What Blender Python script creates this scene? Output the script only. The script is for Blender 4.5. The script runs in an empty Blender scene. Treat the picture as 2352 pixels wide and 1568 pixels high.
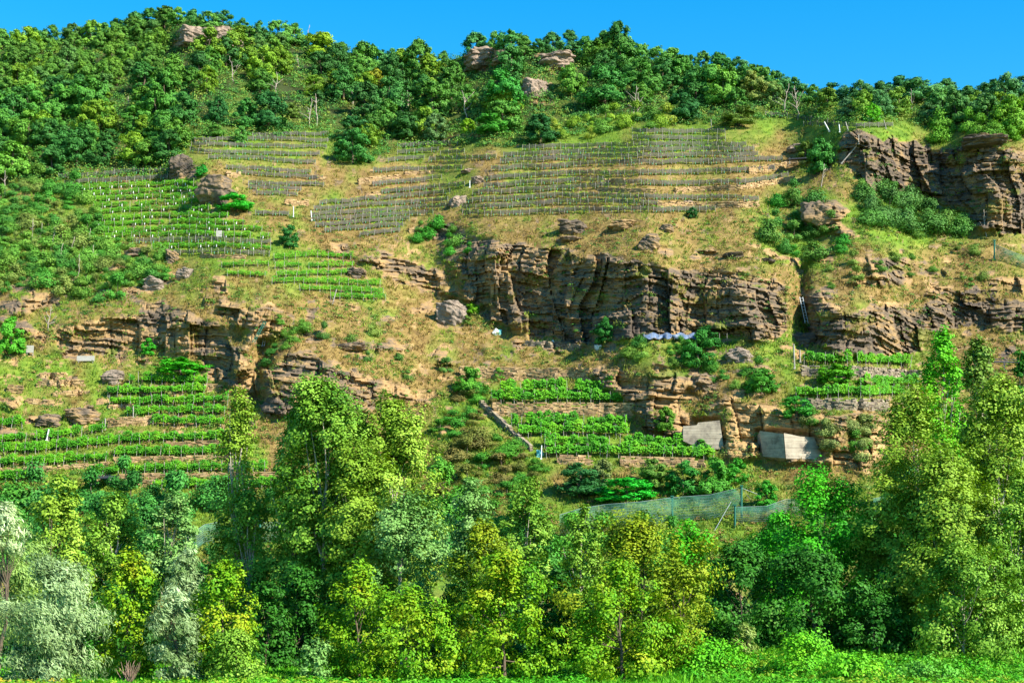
import bpy, math, random
import numpy as np
from mathutils import Vector
SC = bpy.context.scene
COL = SC.collection
R = math.radians

# ------------------------------------------------------------------ camera, sky, sun, exposure
F = 3619.0; PW, PH = 2352.0, 1568.0; HORIZON = 1330.0
CAMZ = 6.0
PITCH = math.atan((HORIZON - PH / 2) / F)
cam_d = bpy.data.cameras.new('camera'); cam = bpy.data.objects.new('camera', cam_d); COL.objects.link(cam)
cam_d.sensor_width = 36.0; cam_d.lens = 36.0 * F / PW
cam_d.clip_start = 0.5; cam_d.clip_end = 6000
cam.location = (0, 0, CAMZ); cam.rotation_euler = (math.pi / 2 + PITCH, 0, 0)
SC.camera = cam

SUN_DIR = Vector((0.68, -0.44, 0.64)).normalized()          # towards the sun: high, right of the camera
SUN_EL = math.asin(SUN_DIR.z); SUN_AZ = math.atan2(SUN_DIR.x, SUN_DIR.y)
world = bpy.data.worlds.new('World'); SC.world = world; world.use_nodes = True
wn = world.node_tree.nodes; wl = world.node_tree.links; wn.clear()
sky = wn.new('ShaderNodeTexSky'); sky.sky_type = 'NISHITA'; sky.sun_disc = False
sky.sun_elevation = SUN_EL; sky.sun_rotation = SUN_AZ
sky.altitude = 300; sky.air_density = 1.0; sky.dust_density = 0.0; sky.ozone_density = 4.0
hs = wn.new('ShaderNodeHueSaturation'); hs.inputs['Saturation'].default_value = 1.4; hs.inputs['Hue'].default_value = 0.488
hs.inputs['Value'].default_value = 1.0
bg = wn.new('ShaderNodeBackground'); bg.inputs['Strength'].default_value = 0.105
wo = wn.new('ShaderNodeOutputWorld')
wl.new(sky.outputs[0], hs.inputs['Color']); wl.new(hs.outputs[0], bg.inputs['Color']); wl.new(bg.outputs[0], wo.inputs['Surface'])
sun_d = bpy.data.lights.new('sun', 'SUN'); sun_d.energy = 5.0; sun_d.angle = R(0.53); sun_d.color = (1.0, 0.94, 0.82)
sun = bpy.data.objects.new('sun', sun_d); COL.objects.link(sun)
sun.rotation_euler = SUN_DIR.to_track_quat('Z', 'Y').to_euler(); sun.location = (200, -100, 250)
SC.view_settings.view_transform = 'Standard'; SC.view_settings.look = 'None'
SC.view_settings.exposure = 1.3; SC.view_settings.gamma = 1.0; SC.view_settings.use_curve_mapping = False
SC.render.engine = 'CYCLES'
SC.cycles.max_bounces = 6; SC.cycles.diffuse_bounces = 3; SC.cycles.transmission_bounces = 3; SC.cycles.transparent_max_bounces = 12

# ------------------------------------------------------------------ picture <-> world
def ray(u, v):
    u = np.asarray(u, float); v = np.asarray(v, float)
    cx = (u - PW / 2) / F; cz = (PH / 2 - v) / F
    c, s = math.cos(PITCH), math.sin(PITCH)
    return np.stack(np.broadcast_arrays(cx, c - s * cz, s + c * cz), -1)
def at_depth(u, v, y):
    d = ray(u, v); return d * (np.asarray(y) / d[..., 1])[..., None] + np.array([0, 0, CAMZ])

# ------------------------------------------------------------------ noise
def _h(ix, iy, iz, seed):
    n = (ix.astype(np.int64) * 374761393 + iy.astype(np.int64) * 668265263 + iz.astype(np.int64) * 2147483647 + seed * 1274126177) & 0x7fffffff
    n = ((n ^ (n >> 13)) * 1274126177) & 0x7fffffff
    n = ((n ^ (n >> 16)) * 668265263) & 0x7fffffff
    return ((n ^ (n >> 15)) & 0xffffff) / float(0xffffff)
def vnoise(p, seed=0):
    i = np.floor(p); f = p - i; f = f * f * (3 - 2 * f)
    x, y, z = i[..., 0], i[..., 1], i[..., 2]; fx, fy, fz = f[..., 0], f[..., 1], f[..., 2]
    def g(a, b, c): return _h(x + a, y + b, z + c, seed)
    a = g(0,0,0)*(1-fx)+g(1,0,0)*fx; b = g(0,1,0)*(1-fx)+g(1,1,0)*fx
    c = g(0,0,1)*(1-fx)+g(1,0,1)*fx; d = g(0,1,1)*(1-fx)+g(1,1,1)*fx
    return (a*(1-fy)+b*fy)*(1-fz)+(c*(1-fy)+d*fy)*fz
def fbm(p, oct=4, seed=0):
    a = 0; w = 0.5; t = 0
    for k in range(oct):
        a = a + w * vnoise(p, seed + k * 7); t += w; p = p * 2.03 + 11.3; w *= 0.5
    return a / t
def hash1(i, seed=0): return _h(i, i * 0 + 3, i * 0 + 5, seed)
def n2(u, v, s, oct=3, seed=0):
    return fbm(np.stack([u / s, v / s, np.zeros_like(u)], -1), oct, seed)
def inpoly(u, v, poly):
    u = np.asarray(u, float); v = np.asarray(v, float); r = np.zeros(u.shape, bool); n = len(poly)
    for i in range(n):
        x1, y1 = poly[i]; x2, y2 = poly[(i + 1) % n]
        if y1 == y2: continue
        c = ((y1 > v) != (y2 > v)) & (u < (x2 - x1) * (v - y1) / (y2 - y1) + x1)
        r ^= c
    return r
def blur(a, s, ax):
    k = max(1, int(round(s)))
    if k < 2: return a
    for _ in range(3):
        p = np.concatenate([np.repeat(np.take(a, [0], ax), k, ax), a, np.repeat(np.take(a, [-1], ax), k, ax)], ax)
        c = np.cumsum(p, ax)
        n = a.shape[ax]
        hi = np.take(c, range(2 * k, 2 * k + n), ax); lo = np.take(c, range(0, n), ax)
        a = (hi - lo) / (2 * k)
    return a

# ------------------------------------------------------------------ meshes and objects
def raw_mesh(name, V, Q, mat=None, col=None, smooth=False, attrs=None, mat_idx=None):
    V = np.asarray(V, np.float32); Q = np.asarray(Q, np.int32)
    me = bpy.data.meshes.new(name); k = Q.shape[1]
    me.vertices.add(len(V)); me.vertices.foreach_set('co', V.ravel())
    me.loops.add(Q.size); me.loops.foreach_set('vertex_index', Q.ravel())
    me.polygons.add(len(Q)); me.polygons.foreach_set('loop_start', np.arange(0, Q.size, k, dtype=np.int32))
    if smooth is True: me.polygons.foreach_set('use_smooth', np.ones(len(Q), bool))
    elif smooth is False: me.polygons.foreach_set('use_smooth', np.zeros(len(Q), bool))
    else: me.polygons.foreach_set('use_smooth', smooth)
    me.update(calc_edges=True)
    if col is not None:
        a = me.attributes.new('col', 'FLOAT_COLOR', 'FACE')
        c = np.ones((len(Q), 4), np.float32); c[:, :3] = col; a.data.foreach_set('color', c.ravel())
    for an, av in (attrs or {}).items():
        a = me.attributes.new(an, 'FLOAT', 'POINT'); a.data.foreach_set('value', np.asarray(av, np.float32))
    if mat: me.materials.append(mat)
    return me
def obj(name, me, parent=None, loc=None):
    o = bpy.data.objects.new(name, me); COL.objects.link(o)
    if parent is not None: o.parent = parent
    if loc is not None: o.location = loc
    return o
def tag(o, label=None, cat=None, group=None, kind=None):
    if label: o['label'] = label
    if cat: o['category'] = cat
    if group: o['group'] = group
    if kind: o['kind'] = kind
    return o
def thing(name, label, cat, loc=(0, 0, 0), rz=0, group=None):
    o = bpy.data.objects.new(name, None); COL.objects.link(o)
    o.empty_display_size = 0.3; o.location = loc; o.rotation_euler = (0, 0, rz)
    return tag(o, label, cat, group)
def dup(root, loc, rz, sc, label, group, color=None, cat=None):
    r = root.copy(); COL.objects.link(r); r.location = loc; r.rotation_euler = (0, 0, rz); r.scale = sc
    r['label'] = label; r['group'] = group
    if cat: r['category'] = cat
    for ch in KIDS[root.name]:
        c = ch.copy(); COL.objects.link(c); c.parent = r
        if color is not None and ch.name.startswith('crown'): c.color = color
    return r
KIDS = {}

class MB:                                                    # collects quads
    def __init__(s): s.V = []; s.Q = []; s.n = 0
    def add(s, V, Q):
        V = np.asarray(V, float); Q = np.asarray(Q, int); s.V.append(V); s.Q.append(Q + s.n); s.n += len(V); return s
    def box(s, c, half, ax=None):
        hx, hy, hz = half
        P = np.array([[x, y, z] for z in (-hz, hz) for y in (-hy, hy) for x in (-hx, hx)])
        if ax is not None: P = P @ np.asarray(ax)
        return s.add(P + np.asarray(c), [[0,2,3,1],[4,5,7,6],[0,1,5,4],[2,6,7,3],[0,4,6,2],[1,3,7,5]])
    def tube(s, pts, rad, n=6):
        pts = np.asarray(pts, float); m = len(pts); rad = np.broadcast_to(np.asarray(rad, float), (m,))
        t = np.gradient(pts, axis=0); t /= np.linalg.norm(t, axis=1)[:, None] + 1e-9
        ref = np.where(np.abs(t[:, 2:3]) > 0.9, np.array([[1., 0, 0]]), np.array([[0, 0, 1.]]))
        a = np.cross(t, ref); a /= np.linalg.norm(a, axis=1)[:, None] + 1e-9; b = np.cross(t, a)
        th = np.arange(n) * 2 * math.pi / n
        V = pts[:, None] + rad[:, None, None] * (np.cos(th)[None, :, None] * a[:, None] + np.sin(th)[None, :, None] * b[:, None])
        Q = []
        for i in range(m - 1):
            for j in range(n):
                k = (j + 1) % n; Q.append([i*n+j, i*n+k, (i+1)*n+k, (i+1)*n+j])
        for base in (0, (m - 1) * n):
            for j in range(1, n - 1, 2): Q.append([base, base + j, base + j + 1, base + (j + 2) % n])
        return s.add(V.reshape(-1, 3), Q)
    def mesh(s, name, mat, smooth=False): return raw_mesh(name, np.concatenate(s.V), np.concatenate(s.Q), mat, smooth=smooth)

# ------------------------------------------------------------------ materials
def newmat(name):
    m = bpy.data.materials.new(name); m.use_nodes = True; n = m.node_tree.nodes; n.clear()
    out = n.new('ShaderNodeOutputMaterial'); return m, n, m.node_tree.links, out
def N(n, t, **kw):
    x = n.new(t)
    for k, v in kw.items(): setattr(x, k, v)
    return x
def ramp(n, stops):
    r = n.new('ShaderNodeValToRGB'); e = r.color_ramp.elements
    e[0].position, e[0].color = stops[0][0], (*stops[0][1], 1); e[1].position, e[1].color = stops[-1][0], (*stops[-1][1], 1)
    for p, c in stops[1:-1]:
        q = e.new(p); q.color = (*c, 1)
    return r
def mixc(n, l, fac, a, b, mode='MIX'):
    m = n.new('ShaderNodeMix'); m.data_type = 'RGBA'; m.blend_type = mode
    for s, v in ((m.inputs[0], fac), (m.inputs[6], a), (m.inputs[7], b)):
        if hasattr(v, 'links'): l.new(v, s)
        elif isinstance(v, (int, float)): s.default_value = v
        else: s.default_value = (*v, 1)
    return m.outputs[2]
def noise(n, l, vec, scale, detail=4, rough=0.6):
    x = n.new('ShaderNodeTexNoise'); x.inputs['Scale'].default_value = scale; x.inputs['Detail'].default_value = detail
    x.inputs['Roughness'].default_value = rough
    if vec is not None: l.new(vec, x.inputs['Vector'])
    return x.outputs['Fac']
def wpos(n, l, scale=(1, 1, 1), rot=(0, 0, 0)):
    g = n.new('ShaderNodeNewGeometry'); m = n.new('ShaderNodeMapping'); m.inputs['Scale'].default_value = scale; m.inputs['Rotation'].default_value = rot
    l.new(g.outputs['Position'], m.inputs['Vector']); return m.outputs[0]

def leaf_material(name, transl=0.38, rough=0.5, spec=0.3):
    m, n, l, out = newmat(name)
    a = N(n, 'ShaderNodeAttribute', attribute_name='col'); oi = n.new('ShaderNodeObjectInfo')
    c = mixc(n, l, 1.0, a.outputs['Color'], oi.outputs['Color'], 'MULTIPLY')
    p = n.new('ShaderNodeBsdfPrincipled'); p.inputs['Roughness'].default_value = rough; p.inputs['Specular IOR Level'].default_value = spec
    t = n.new('ShaderNodeBsdfTranslucent'); l.new(c, p.inputs['Base Color'])
    hv = n.new('ShaderNodeHueSaturation'); hv.inputs['Hue'].default_value = 0.485; hv.inputs['Saturation'].default_value = 1.1; hv.inputs['Value'].default_value = 1.1
    l.new(c, hv.inputs['Color']); l.new(hv.outputs[0], t.inputs['Color'])
    mx = n.new('ShaderNodeMixShader'); mx.inputs[0].default_value = transl
    l.new(p.outputs[0], mx.inputs[1]); l.new(t.outputs[0], mx.inputs[2]); l.new(mx.outputs[0], out.inputs['Surface'])
    return m
def simple(name, ca, cb, scale=6.0, rough=0.85, bump=0.0, spec=0.2, stretch=(1, 1, 1), metallic=0.0):
    m, n, l, out = newmat(name)
    p = n.new('ShaderNodeBsdfPrincipled'); p.inputs['Roughness'].default_value = rough; p.inputs['Specular IOR Level'].default_value = spec
    p.inputs['Metallic'].default_value = metallic
    v = wpos(n, l, stretch); f = noise(n, l, v, scale, 5, 0.65)
    r = ramp(n, [(0.3, ca), (0.7, cb)]); l.new(f, r.inputs[0]); l.new(r.outputs[0], p.inputs['Base Color'])
    if bump:
        b = n.new('ShaderNodeBump'); b.inputs['Strength'].default_value = bump; b.inputs['Distance'].default_value = 0.1
        l.new(f, b.inputs['Height']); l.new(b.outputs[0], p.inputs['Normal'])
    l.new(p.outputs[0], out.inputs['Surface']); return m
def net_material(name, c, opacity, sc=0.0):
    m, n, l, out = newmat(name)
    d = n.new('ShaderNodeBsdfDiffuse'); t = n.new('ShaderNodeBsdfTransparent'); mx = n.new('ShaderNodeMixShader')
    v = wpos(n, l, (0.6, 0.6, 1.5)); f = noise(n, l, v, 1.2, 3, 0.6)
    r = ramp(n, [(0.3, tuple(x * 0.8 for x in c)), (0.7, tuple(min(1, x * 1.25) for x in c))]); l.new(f, r.inputs[0]); l.new(r.outputs[0], d.inputs['Color'])
    mr = n.new('ShaderNodeMapRange'); mr.inputs['From Min'].default_value = 0.3; mr.inputs['From Max'].default_value = 0.7
    mr.inputs['To Min'].default_value = opacity - 0.14; mr.inputs['To Max'].default_value = opacity + 0.14
    l.new(f, mr.inputs['Value'])
    l.new(mr.outputs[0], mx.inputs[0]); l.new(t.outputs[0], mx.inputs[1]); l.new(d.outputs[0], mx.inputs[2])
    l.new(mx.outputs[0], out.inputs['Surface']); return m

LEAF = leaf_material('leaf', 0.12, 0.6, 0.15); GRASS = leaf_material('grass_blade', 0.3, 0.6, 0.15); WILLOW = leaf_material('willow_leaf', 0.18, 0.5, 0.2)
BARK = simple('bark', (0.06, 0.045, 0.03), (0.16, 0.12, 0.08), 8, 0.9, 0.5, stretch=(1, 1, 0.3))
PALEBARK = simple('pale_bark', (0.2, 0.17, 0.12), (0.5, 0.44, 0.34), 5, 0.85, 0.4, stretch=(1, 1, 0.4))
DEADWOOD = simple('dead_wood', (0.24, 0.19, 0.15), (0.45, 0.38, 0.31), 5, 0.9, 0.3, stretch=(1, 1, 0.3))
POSTWOOD = simple('post_wood', (0.20, 0.18, 0.15), (0.42, 0.38, 0.33), 4, 0.9)
WHITEP = simple('white_tube', (0.6, 0.6, 0.56), (0.8, 0.8, 0.76), 4, 0.6)
GREENP = simple('green_tube', (0.06, 0.30, 0.16), (0.14, 0.42, 0.24), 4, 0.6)
NETM = net_material('vine_net', (0.072, 0.068, 0.06), 0.74)
GREENNET = net_material('rockfall_net', (0.06, 0.17, 0.11), 0.46)
TEAL = simple('teal_paint', (0.015, 0.11, 0.075), (0.035, 0.16, 0.11), 6, 0.5)
STEEL = simple('galvanised_steel', (0.35, 0.37, 0.38), (0.5, 0.52, 0.54), 6, 0.45, metallic=0.4)
WIRE = simple('green_wire', (0.12, 0.18, 0.16), (0.2, 0.26, 0.24), 6, 0.6)
DARKSTEEL = simple('dark_steel', (0.03, 0.035, 0.045), (0.07, 0.075, 0.09), 6, 0.5)
BOARD = simple('grey_board', (0.30, 0.28, 0.24), (0.48, 0.45, 0.40), 7, 0.9, stretch=(0.3, 0.3, 3))
TARP = simple('pale_blue_tarp', (0.06, 0.10, 0.19), (0.15, 0.2, 0.28), 2.5, 0.35, 0.6)
SACK = simple('white_sack', (0.55, 0.55, 0.52), (0.75, 0.75, 0.72), 5, 0.7, 0.4)
TEALSHEET = simple('teal_sheet', (0.10, 0.42, 0.42), (0.22, 0.58, 0.56), 4, 0.5, 0.5)

def stone_material(name, stops):
    m, n, l, out = newmat(name)
    p = n.new('ShaderNodeBsdfPrincipled'); p.inputs['Roughness'].default_value = 0.92; p.inputs['Specular IOR Level'].default_value = 0.15
    a = N(n, 'ShaderNodeAttribute', attribute_name='col')
    v = wpos(n, l); f = noise(n, l, v, 1.3, 5, 0.65); r = ramp(n, stops); l.new(f, r.inputs[0])
    c = mixc(n, l, 1.0, r.outputs[0], a.outputs['Color'], 'MULTIPLY'); l.new(c, p.inputs['Base Color'])
    f2 = noise(n, l, v, 9, 4, 0.6); b = n.new('ShaderNodeBump'); b.inputs['Strength'].default_value = 0.5; b.inputs['Distance'].default_value = 0.08
    l.new(f2, b.inputs['Height']); l.new(b.outputs[0], p.inputs['Normal']); l.new(p.outputs[0], out.inputs['Surface']); return m
WALLM = stone_material('dry_stone', [(0.3, (0.19, 0.125, 0.06)), (0.5, (0.32, 0.215, 0.105)), (0.7, (0.40, 0.29, 0.16))])
WALLGREY = stone_material('grey_dry_stone', [(0.3, (0.14, 0.11, 0.08)), (0.5, (0.22, 0.18, 0.13)), (0.7, (0.32, 0.26, 0.18))])

def rock_color(n, l):
    v = wpos(n, l); vs = wpos(n, l, (0.16, 0.16, 1.6), (0, R(9), 0))
    big = noise(n, l, v, 0.16, 5, 0.6); mid = noise(n, l, v, 0.7, 5, 0.65); st = noise(n, l, vs, 1.5, 6, 0.7)
    r1 = ramp(n, [(0.37, (0.065, 0.052, 0.042)), (0.45, (0.15, 0.112, 0.075)), (0.53, (0.30, 0.19, 0.085)), (0.66, (0.48, 0.315, 0.135))])
    ad = N(n, 'ShaderNodeMath', operation='ADD'); l.new(big, ad.inputs[0]); l.new(st, ad.inputs[1])
    ad2 = N(n, 'ShaderNodeMath', operation='MULTIPLY_ADD'); l.new(mid, ad2.inputs[0]); ad2.inputs[1].default_value = 0.8
    l.new(ad.outputs[0], ad2.inputs[2])
    sb = N(n, 'ShaderNodeAttribute', attribute_name='ochre')
    ad3 = N(n, 'ShaderNodeMath', operation='MULTIPLY_ADD'); l.new(ad2.outputs[0], ad3.inputs[0]); ad3.inputs[1].default_value = 0.357
    l.new(sb.outputs['Fac'], ad3.inputs[2])
    l.new(ad3.outputs[0], r1.inputs[0])
    return r1.outputs[0], st, mid
def rock_material(name):
    m, n, l, out = newmat(name)
    p = n.new('ShaderNodeBsdfPrincipled'); p.inputs['Roughness'].default_value = 0.9; p.inputs['Specular IOR Level'].default_value = 0.2
    c, st, mid = rock_color(n, l); l.new(c, p.inputs['Base Color'])
    b = n.new('ShaderNodeBump'); b.inputs['Strength'].default_value = 0.9; b.inputs['Distance'].default_value = 0.25
    l.new(st, b.inputs['Height']); l.new(b.outputs[0], p.inputs['Normal']); l.new(p.outputs[0], out.inputs['Surface']); return m
ROCK = rock_material('layered_rock')
def terrain_material():
    m, n, l, out = newmat('hillside_soil')
    p = n.new('ShaderNodeBsdfPrincipled'); p.inputs['Roughness'].default_value = 0.95; p.inputs['Specular IOR Level'].default_value = 0.1
    rk, st, mid = rock_color(n, l)
    v = wpos(n, l)
    g1 = noise(n, l, v, 0.5, 6, 0.7)
    dry = ramp(n, [(0.3, (0.10, 0.065, 0.025)), (0.5, (0.20, 0.135, 0.045)), (0.7, (0.29, 0.205, 0.07))]); l.new(g1, dry.inputs[0])
    grn = ramp(n, [(0.3, (0.06, 0.11, 0.015)), (0.5, (0.11, 0.19, 0.02)), (0.7, (0.19, 0.25, 0.03))]); l.new(g1, grn.inputs[0])
    ag = N(n, 'ShaderNodeAttribute', attribute_name='green'); ar = N(n, 'ShaderNodeAttribute', attribute_name='rock'); af = N(n, 'ShaderNodeAttribute', attribute_name='litter')
    c = mixc(n, l, ag.outputs['Fac'], dry.outputs[0], grn.outputs[0])
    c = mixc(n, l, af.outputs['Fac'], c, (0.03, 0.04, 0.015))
    c = mixc(n, l, ar.outputs['Fac'], c, rk)
    l.new(c, p.inputs['Base Color'])
    b = n.new('ShaderNodeBump'); b.inputs['Strength'].default_value = 0.7; b.inputs['Distance'].default_value = 0.25
    l.new(noise(n, l, v, 2.2, 5, 0.7), b.inputs['Height']); l.new(b.outputs[0], p.inputs['Normal'])
    l.new(p.outputs[0], out.inputs['Surface']); return m
SOIL = terrain_material()
# concrete with board marks and stains
def concrete_material():
    m, n, l, out = newmat('board_marked_concrete')
    p = n.new('ShaderNodeBsdfPrincipled'); p.inputs['Roughness'].default_value = 0.9
    v = wpos(n, l); f = noise(n, l, v, 0.7, 6, 0.7); r = ramp(n, [(0.34, (0.16, 0.13, 0.10)), (0.5, (0.32, 0.27, 0.2)), (0.68, (0.42, 0.36, 0.27))]); l.new(f, r.inputs[0])
    vs = wpos(n, l, (0.05, 0.05, 8)); s = noise(n, l, vs, 1.0, 3, 0.6); r2 = ramp(n, [(0.38, (0.38, 0.35, 0.31)), (0.55, (1, 1, 1))]); l.new(s, r2.inputs[0])
    c = mixc(n, l, 0.45, r.outputs[0], r2.outputs[0], 'MULTIPLY'); l.new(c, p.inputs['Base Color'])
    b = n.new('ShaderNodeBump'); b.inputs['Strength'].default_value = 0.6; b.inputs['Distance'].default_value = 0.08; l.new(s, b.inputs['Height']); l.new(b.outputs[0], p.inputs['Normal'])
    l.new(p.outputs[0], out.inputs['Surface']); return m
CONCRETE = concrete_material()

# ------------------------------------------------------------------ the hillside
TOPS = [(-420,120),(0,125),(150,112),(250,95),(330,72),(420,66),(480,70),(560,88),(650,105),(720,128),(800,152),(870,158),(950,162),(1000,168),
        (1060,140),(1090,124),(1135,112),(1190,120),(1250,124),(1340,140),(1400,140),(1440,150),(1500,158),(1550,170),(1640,178),(1700,196),(1780,215),(1850,236),(1900,248),
        (1960,240),(2100,240),(2220,245),(2352,240),(2780,225)]
V0 = HORIZON + CAMZ * F / 138.0
US = np.arange(-420, 2781, 3.0); NR = 470
TOPV = np.interp(US, [a for a, b in TOPS], [b for a, b in TOPS]) - np.interp(US, [0, 1000, 1060, 1190, 1260, 2400], [22, 20, 6, 6, 20, 22]); TOPV = blur(TOPV, 8, 0)
TT = np.linspace(0, 1, NR)
GU = np.repeat(US[None], NR, 0); GV = V0 + (TOPV[None] - V0) * TT[:, None]

CLIFFS = {
 'central': ([(985,508),(1040,515),(1070,540),(1130,550),(1200,558),(1260,570),(1330,580),(1400,590),(1470,600),(1520,612),(1560,622),(1640,628),(1700,640),(1760,648),(1800,650),(1805,700),(1812,740),(1790,775),(1740,780),(1660,770),(1580,765),(1500,775),(1420,785),(1360,785),(1290,785),(1230,770),(1160,745),(1100,720),(1060,690),(1050,640),(1060,590),(1030,560),(985,535)], -0.04, 'tall dark layered cliff with ochre streaks in the middle of the hillside'),
 'central_left': ([(830,590),(900,588),(960,605),(1020,625),(1030,650),(1000,675),(960,672),(900,640),(850,618)], -0.01, 'low slanting rock face left of the tall central cliff'),
 'right_middle': ([(1839,668),(1870,680),(1894,704),(1980,708),(2010,698),(2065,706),(2113,718),(2160,668),(2236,658),(2318,685),(2420,712),(2420,770),(2298,757),(2253,752),(2200,750),(2113,788),(2079,813),(1980,814),(1928,811),(1877,791),(1850,740)], -0.06, 'broad dark cliff right of the gully above the right vine terraces'),
 'right_top': ([(1928,328),(1956,301),(1976,296),(2011,311),(2031,318),(2058,304),(2069,325),(2123,332),(2134,352),(2154,349),(2178,342),(2229,339),(2277,342),(2318,342),(2450,349),(2450,560),(2340,545),(2270,527),(2229,506),(2185,486),(2151,455),(2113,441),(2065,441),(2038,427),(2007,441),(1970,410),(1946,386),(1932,373),(1928,342)], -0.06, 'massive overhanging cliff at the upper right edge'),
 'left_low': ([(123,794),(127,757),(190,745),(253,729),(325,729),(315,688),(352,702),(410,709),(479,736),(513,753),(534,784),(561,818),(588,846),(597,890),(581,906),(534,890),(479,868),(472,835),(441,818),(359,801),(315,805),(274,810),(222,812),(171,806)], 0.01, 'ochre layered cliff above the lower left vineyard'),
 'gully_left': ([(499,682),(560,690),(620,700),(660,715),(674,725),(660,757),(640,772),(590,785),(560,757),(515,727)], 0.03, 'blocky ochre rock face left of the dark gully'),
 'poplar_cliff': ([(612,850),(650,825),(700,803),(730,822),(800,853),(880,868),(938,885),(930,908),(850,935),(760,965),(600,950)], -0.01, 'dark layered cliff behind the tall poplar'),
 'concrete_cliff': ([(1630,930),(1700,922),(1744,928),(1812,948),(1911,955),(2010,950),(2040,990),(2000,1092),(1900,1062),(1760,1052),(1680,1052),(1640,1005)], 0.035, 'ochre cliff around the two concrete blocks'),
 'terrace_cliff': ([(1353,845),(1426,842),(1460,870),(1528,868),(1580,885),(1562,930),(1605,990),(1560,1006),(1500,1002),(1472,960),(1452,922),(1380,882)], -0.02, 'dark rocky flank right of the central vine terraces'),
}
SMALLROCK = [
 [(51,684),(130,670),(142,700),(60,714)],[(489,632),(516,630),(522,668),(493,668)],[(0,690),(50,690),(55,710),(0,708)],
 [(393,101),(410,68),(445,60),(486,63),(499,74),(527,70),(553,89),(536,108),(489,115),(440,105),(404,108)],
 [(1063,125),(1101,113),(1135,111),(1182,127),(1189,135),(1163,146),(1132,160),(1101,160),(1077,146)],
 [(1224,127),(1255,121),(1289,135),(1330,154),(1312,170),(1268,170),(1248,152)],[(1195,180),(1235,172),(1275,195),(1270,238),(1215,240)],
 [(393,369),(417,364),(457,383),(451,412),(404,412)],[(451,424),(489,419),(518,424),(513,447),(486,474),(468,457)],
 [(2219,308),(2265,308),(2306,325),(2298,337),(2240,330)],[(1850,470),(1905,455),(1955,480),(1925,505),(1980,540),(1940,545),(1870,520),(1845,510)],
 [(1990,595),(2050,590),(2140,600),(2140,625),(2060,635),(2000,620)],[(1950,640),(2020,625),(2100,640),(2090,655),(1990,655)],[(2250,640),(2352,640),(2352,672),(2300,668)],
 [(1590,625),(1660,620),(1790,640),(1790,700),(1700,690),(1640,660)],[(790,775),(870,790),(960,790),(950,805),(860,802),(795,790)],
 [(760,555),(800,560),(810,590),(770,585)],[(0,735),(60,735),(110,770),(100,790),(60,770)],[(1070,525),(990,505),(1000,540),(1060,560)],
 [(1500,830),(1560,850),(1600,880),(1560,900),(1500,880)],[(1690,850),(1760,835),(1780,850),(1720,870)],[(1590,870),(1650,880),(1640,905),(1590,895)]]
FOREST = [(-420,60),(330,10),(480,15),(650,45),(800,95),(1000,110),(1060,110),(1100,60),(1400,60),(1560,110),(1700,125),(1900,190),(2050,165),(2352,150),(2780,150),
          (2780,250),(2300,285),(2100,275),(1900,268),(1760,255),(1700,268),(1500,275),(1380,240),(1330,300),(1180,325),(1060,315),(900,335),(830,368),(765,345),(770,290),(650,300),(520,300),(410,290),(430,330),(395,392),(140,402),(0,420),(-420,440)]
GREENZ = [[(0,420),(150,405),(230,550),(380,570),(390,650),(200,690),(0,680)],                    # left thicket
          [(1010,900),(1120,880),(1250,1060),(1260,1150),(980,1150)],[(1750,440),(1960,430),(2240,480),(2230,560),(1960,560),(1870,620),(1740,600)],
          [(-10,800),(300,840),(480,830),(660,1130),(-10,1140)],[(135,405),(450,400),(540,500),(700,580),(890,690),(620,650),(350,570),(215,540)],
          [(1130,880),(1460,880),(1460,1000),(1650,1020),(1650,1080),(1230,1070)],[(1820,800),(2120,790),(2120,930),(1820,920)],
          [(1400,780),(1830,770),(1830,830),(1500,880)],[(-420,1100),(2780,1100),(2780,1500),(-420,1500)],[(-420,0),(2780,0),(2780,320),(-420,400)]]
wu = (n2(GU, GV, 26, 3, 5) - 0.5) * 34; wv = (n2(GU, GV, 20, 3, 9) - 0.5) * 26
rock = np.zeros(GU.shape); cid = -np.ones(GU.shape, int); ochre = np.zeros(GU.shape)
for k, (nm, (poly, oc, lab)) in enumerate(CLIFFS.items()):
    m = inpoly(GU + wu, GV + wv, poly); rock[m] = 1; cid[m] = k; ochre[m] = oc
for poly in SMALLROCK:
    m = inpoly(GU + wu * 0.5, GV + wv * 0.5, poly); rock[m] = 1
PATCH = (n2(GU * 0.5, GV, 17, 4, 131) > 0.635) & (GV > 560) & (GV < 1000) & ~inpoly(GU, GV, [(200,400),(760,400),(900,690),(620,690),(350,580)]) & ~inpoly(GU, GV, [(1100,860),(1480,860),(1660,1080),(1200,1080)])
slope_src = blur(blur(rock, 7, 1), 3, 0)
rock[PATCH & (rock < 0.5)] = 1
ledge = n2(GU * 0.45, GV, 22, 4, 21)                               # grassy ledges on the cliffs
ochre += (n2(GU, GV, 120, 3, 31) - 0.5) * 0.12
base_s = np.interp(GV, [0, 330, 1080, 1250, 1330, 1460], [31, 33, 35, 26, 18, 12])
far = np.clip((GU - 1820) / 120, 0, 1) * np.clip((300 - GV) / 30, 0, 1); base_s = base_s - far * 7
S = base_s + slope_src * (76 - base_s)
S = blur(S, 6, 1)
D = ray(GU, GV); HZ = np.hypot(D[..., 0], D[..., 1]); TE = D[..., 2] / HZ; E = np.arctan(TE)
lr = np.zeros(GU.shape); lr[0] = np.log(CAMZ / -TE[0])
dE = np.diff(E, axis=0); Sm = (S[1:] + S[:-1]) / 2; Tm = (TE[1:] + TE[:-1]) / 2
lr[1:] = lr[0] + np.cumsum(dE * (1 + Tm ** 2) / np.maximum(np.tan(np.radians(Sm)) - Tm, 0.13), axis=0)
lr = blur(lr, 14, 1)
RHO = np.exp(lr)
P0 = D * (RHO / HZ)[..., None] + np.array([0, 0, CAMZ])
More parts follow.
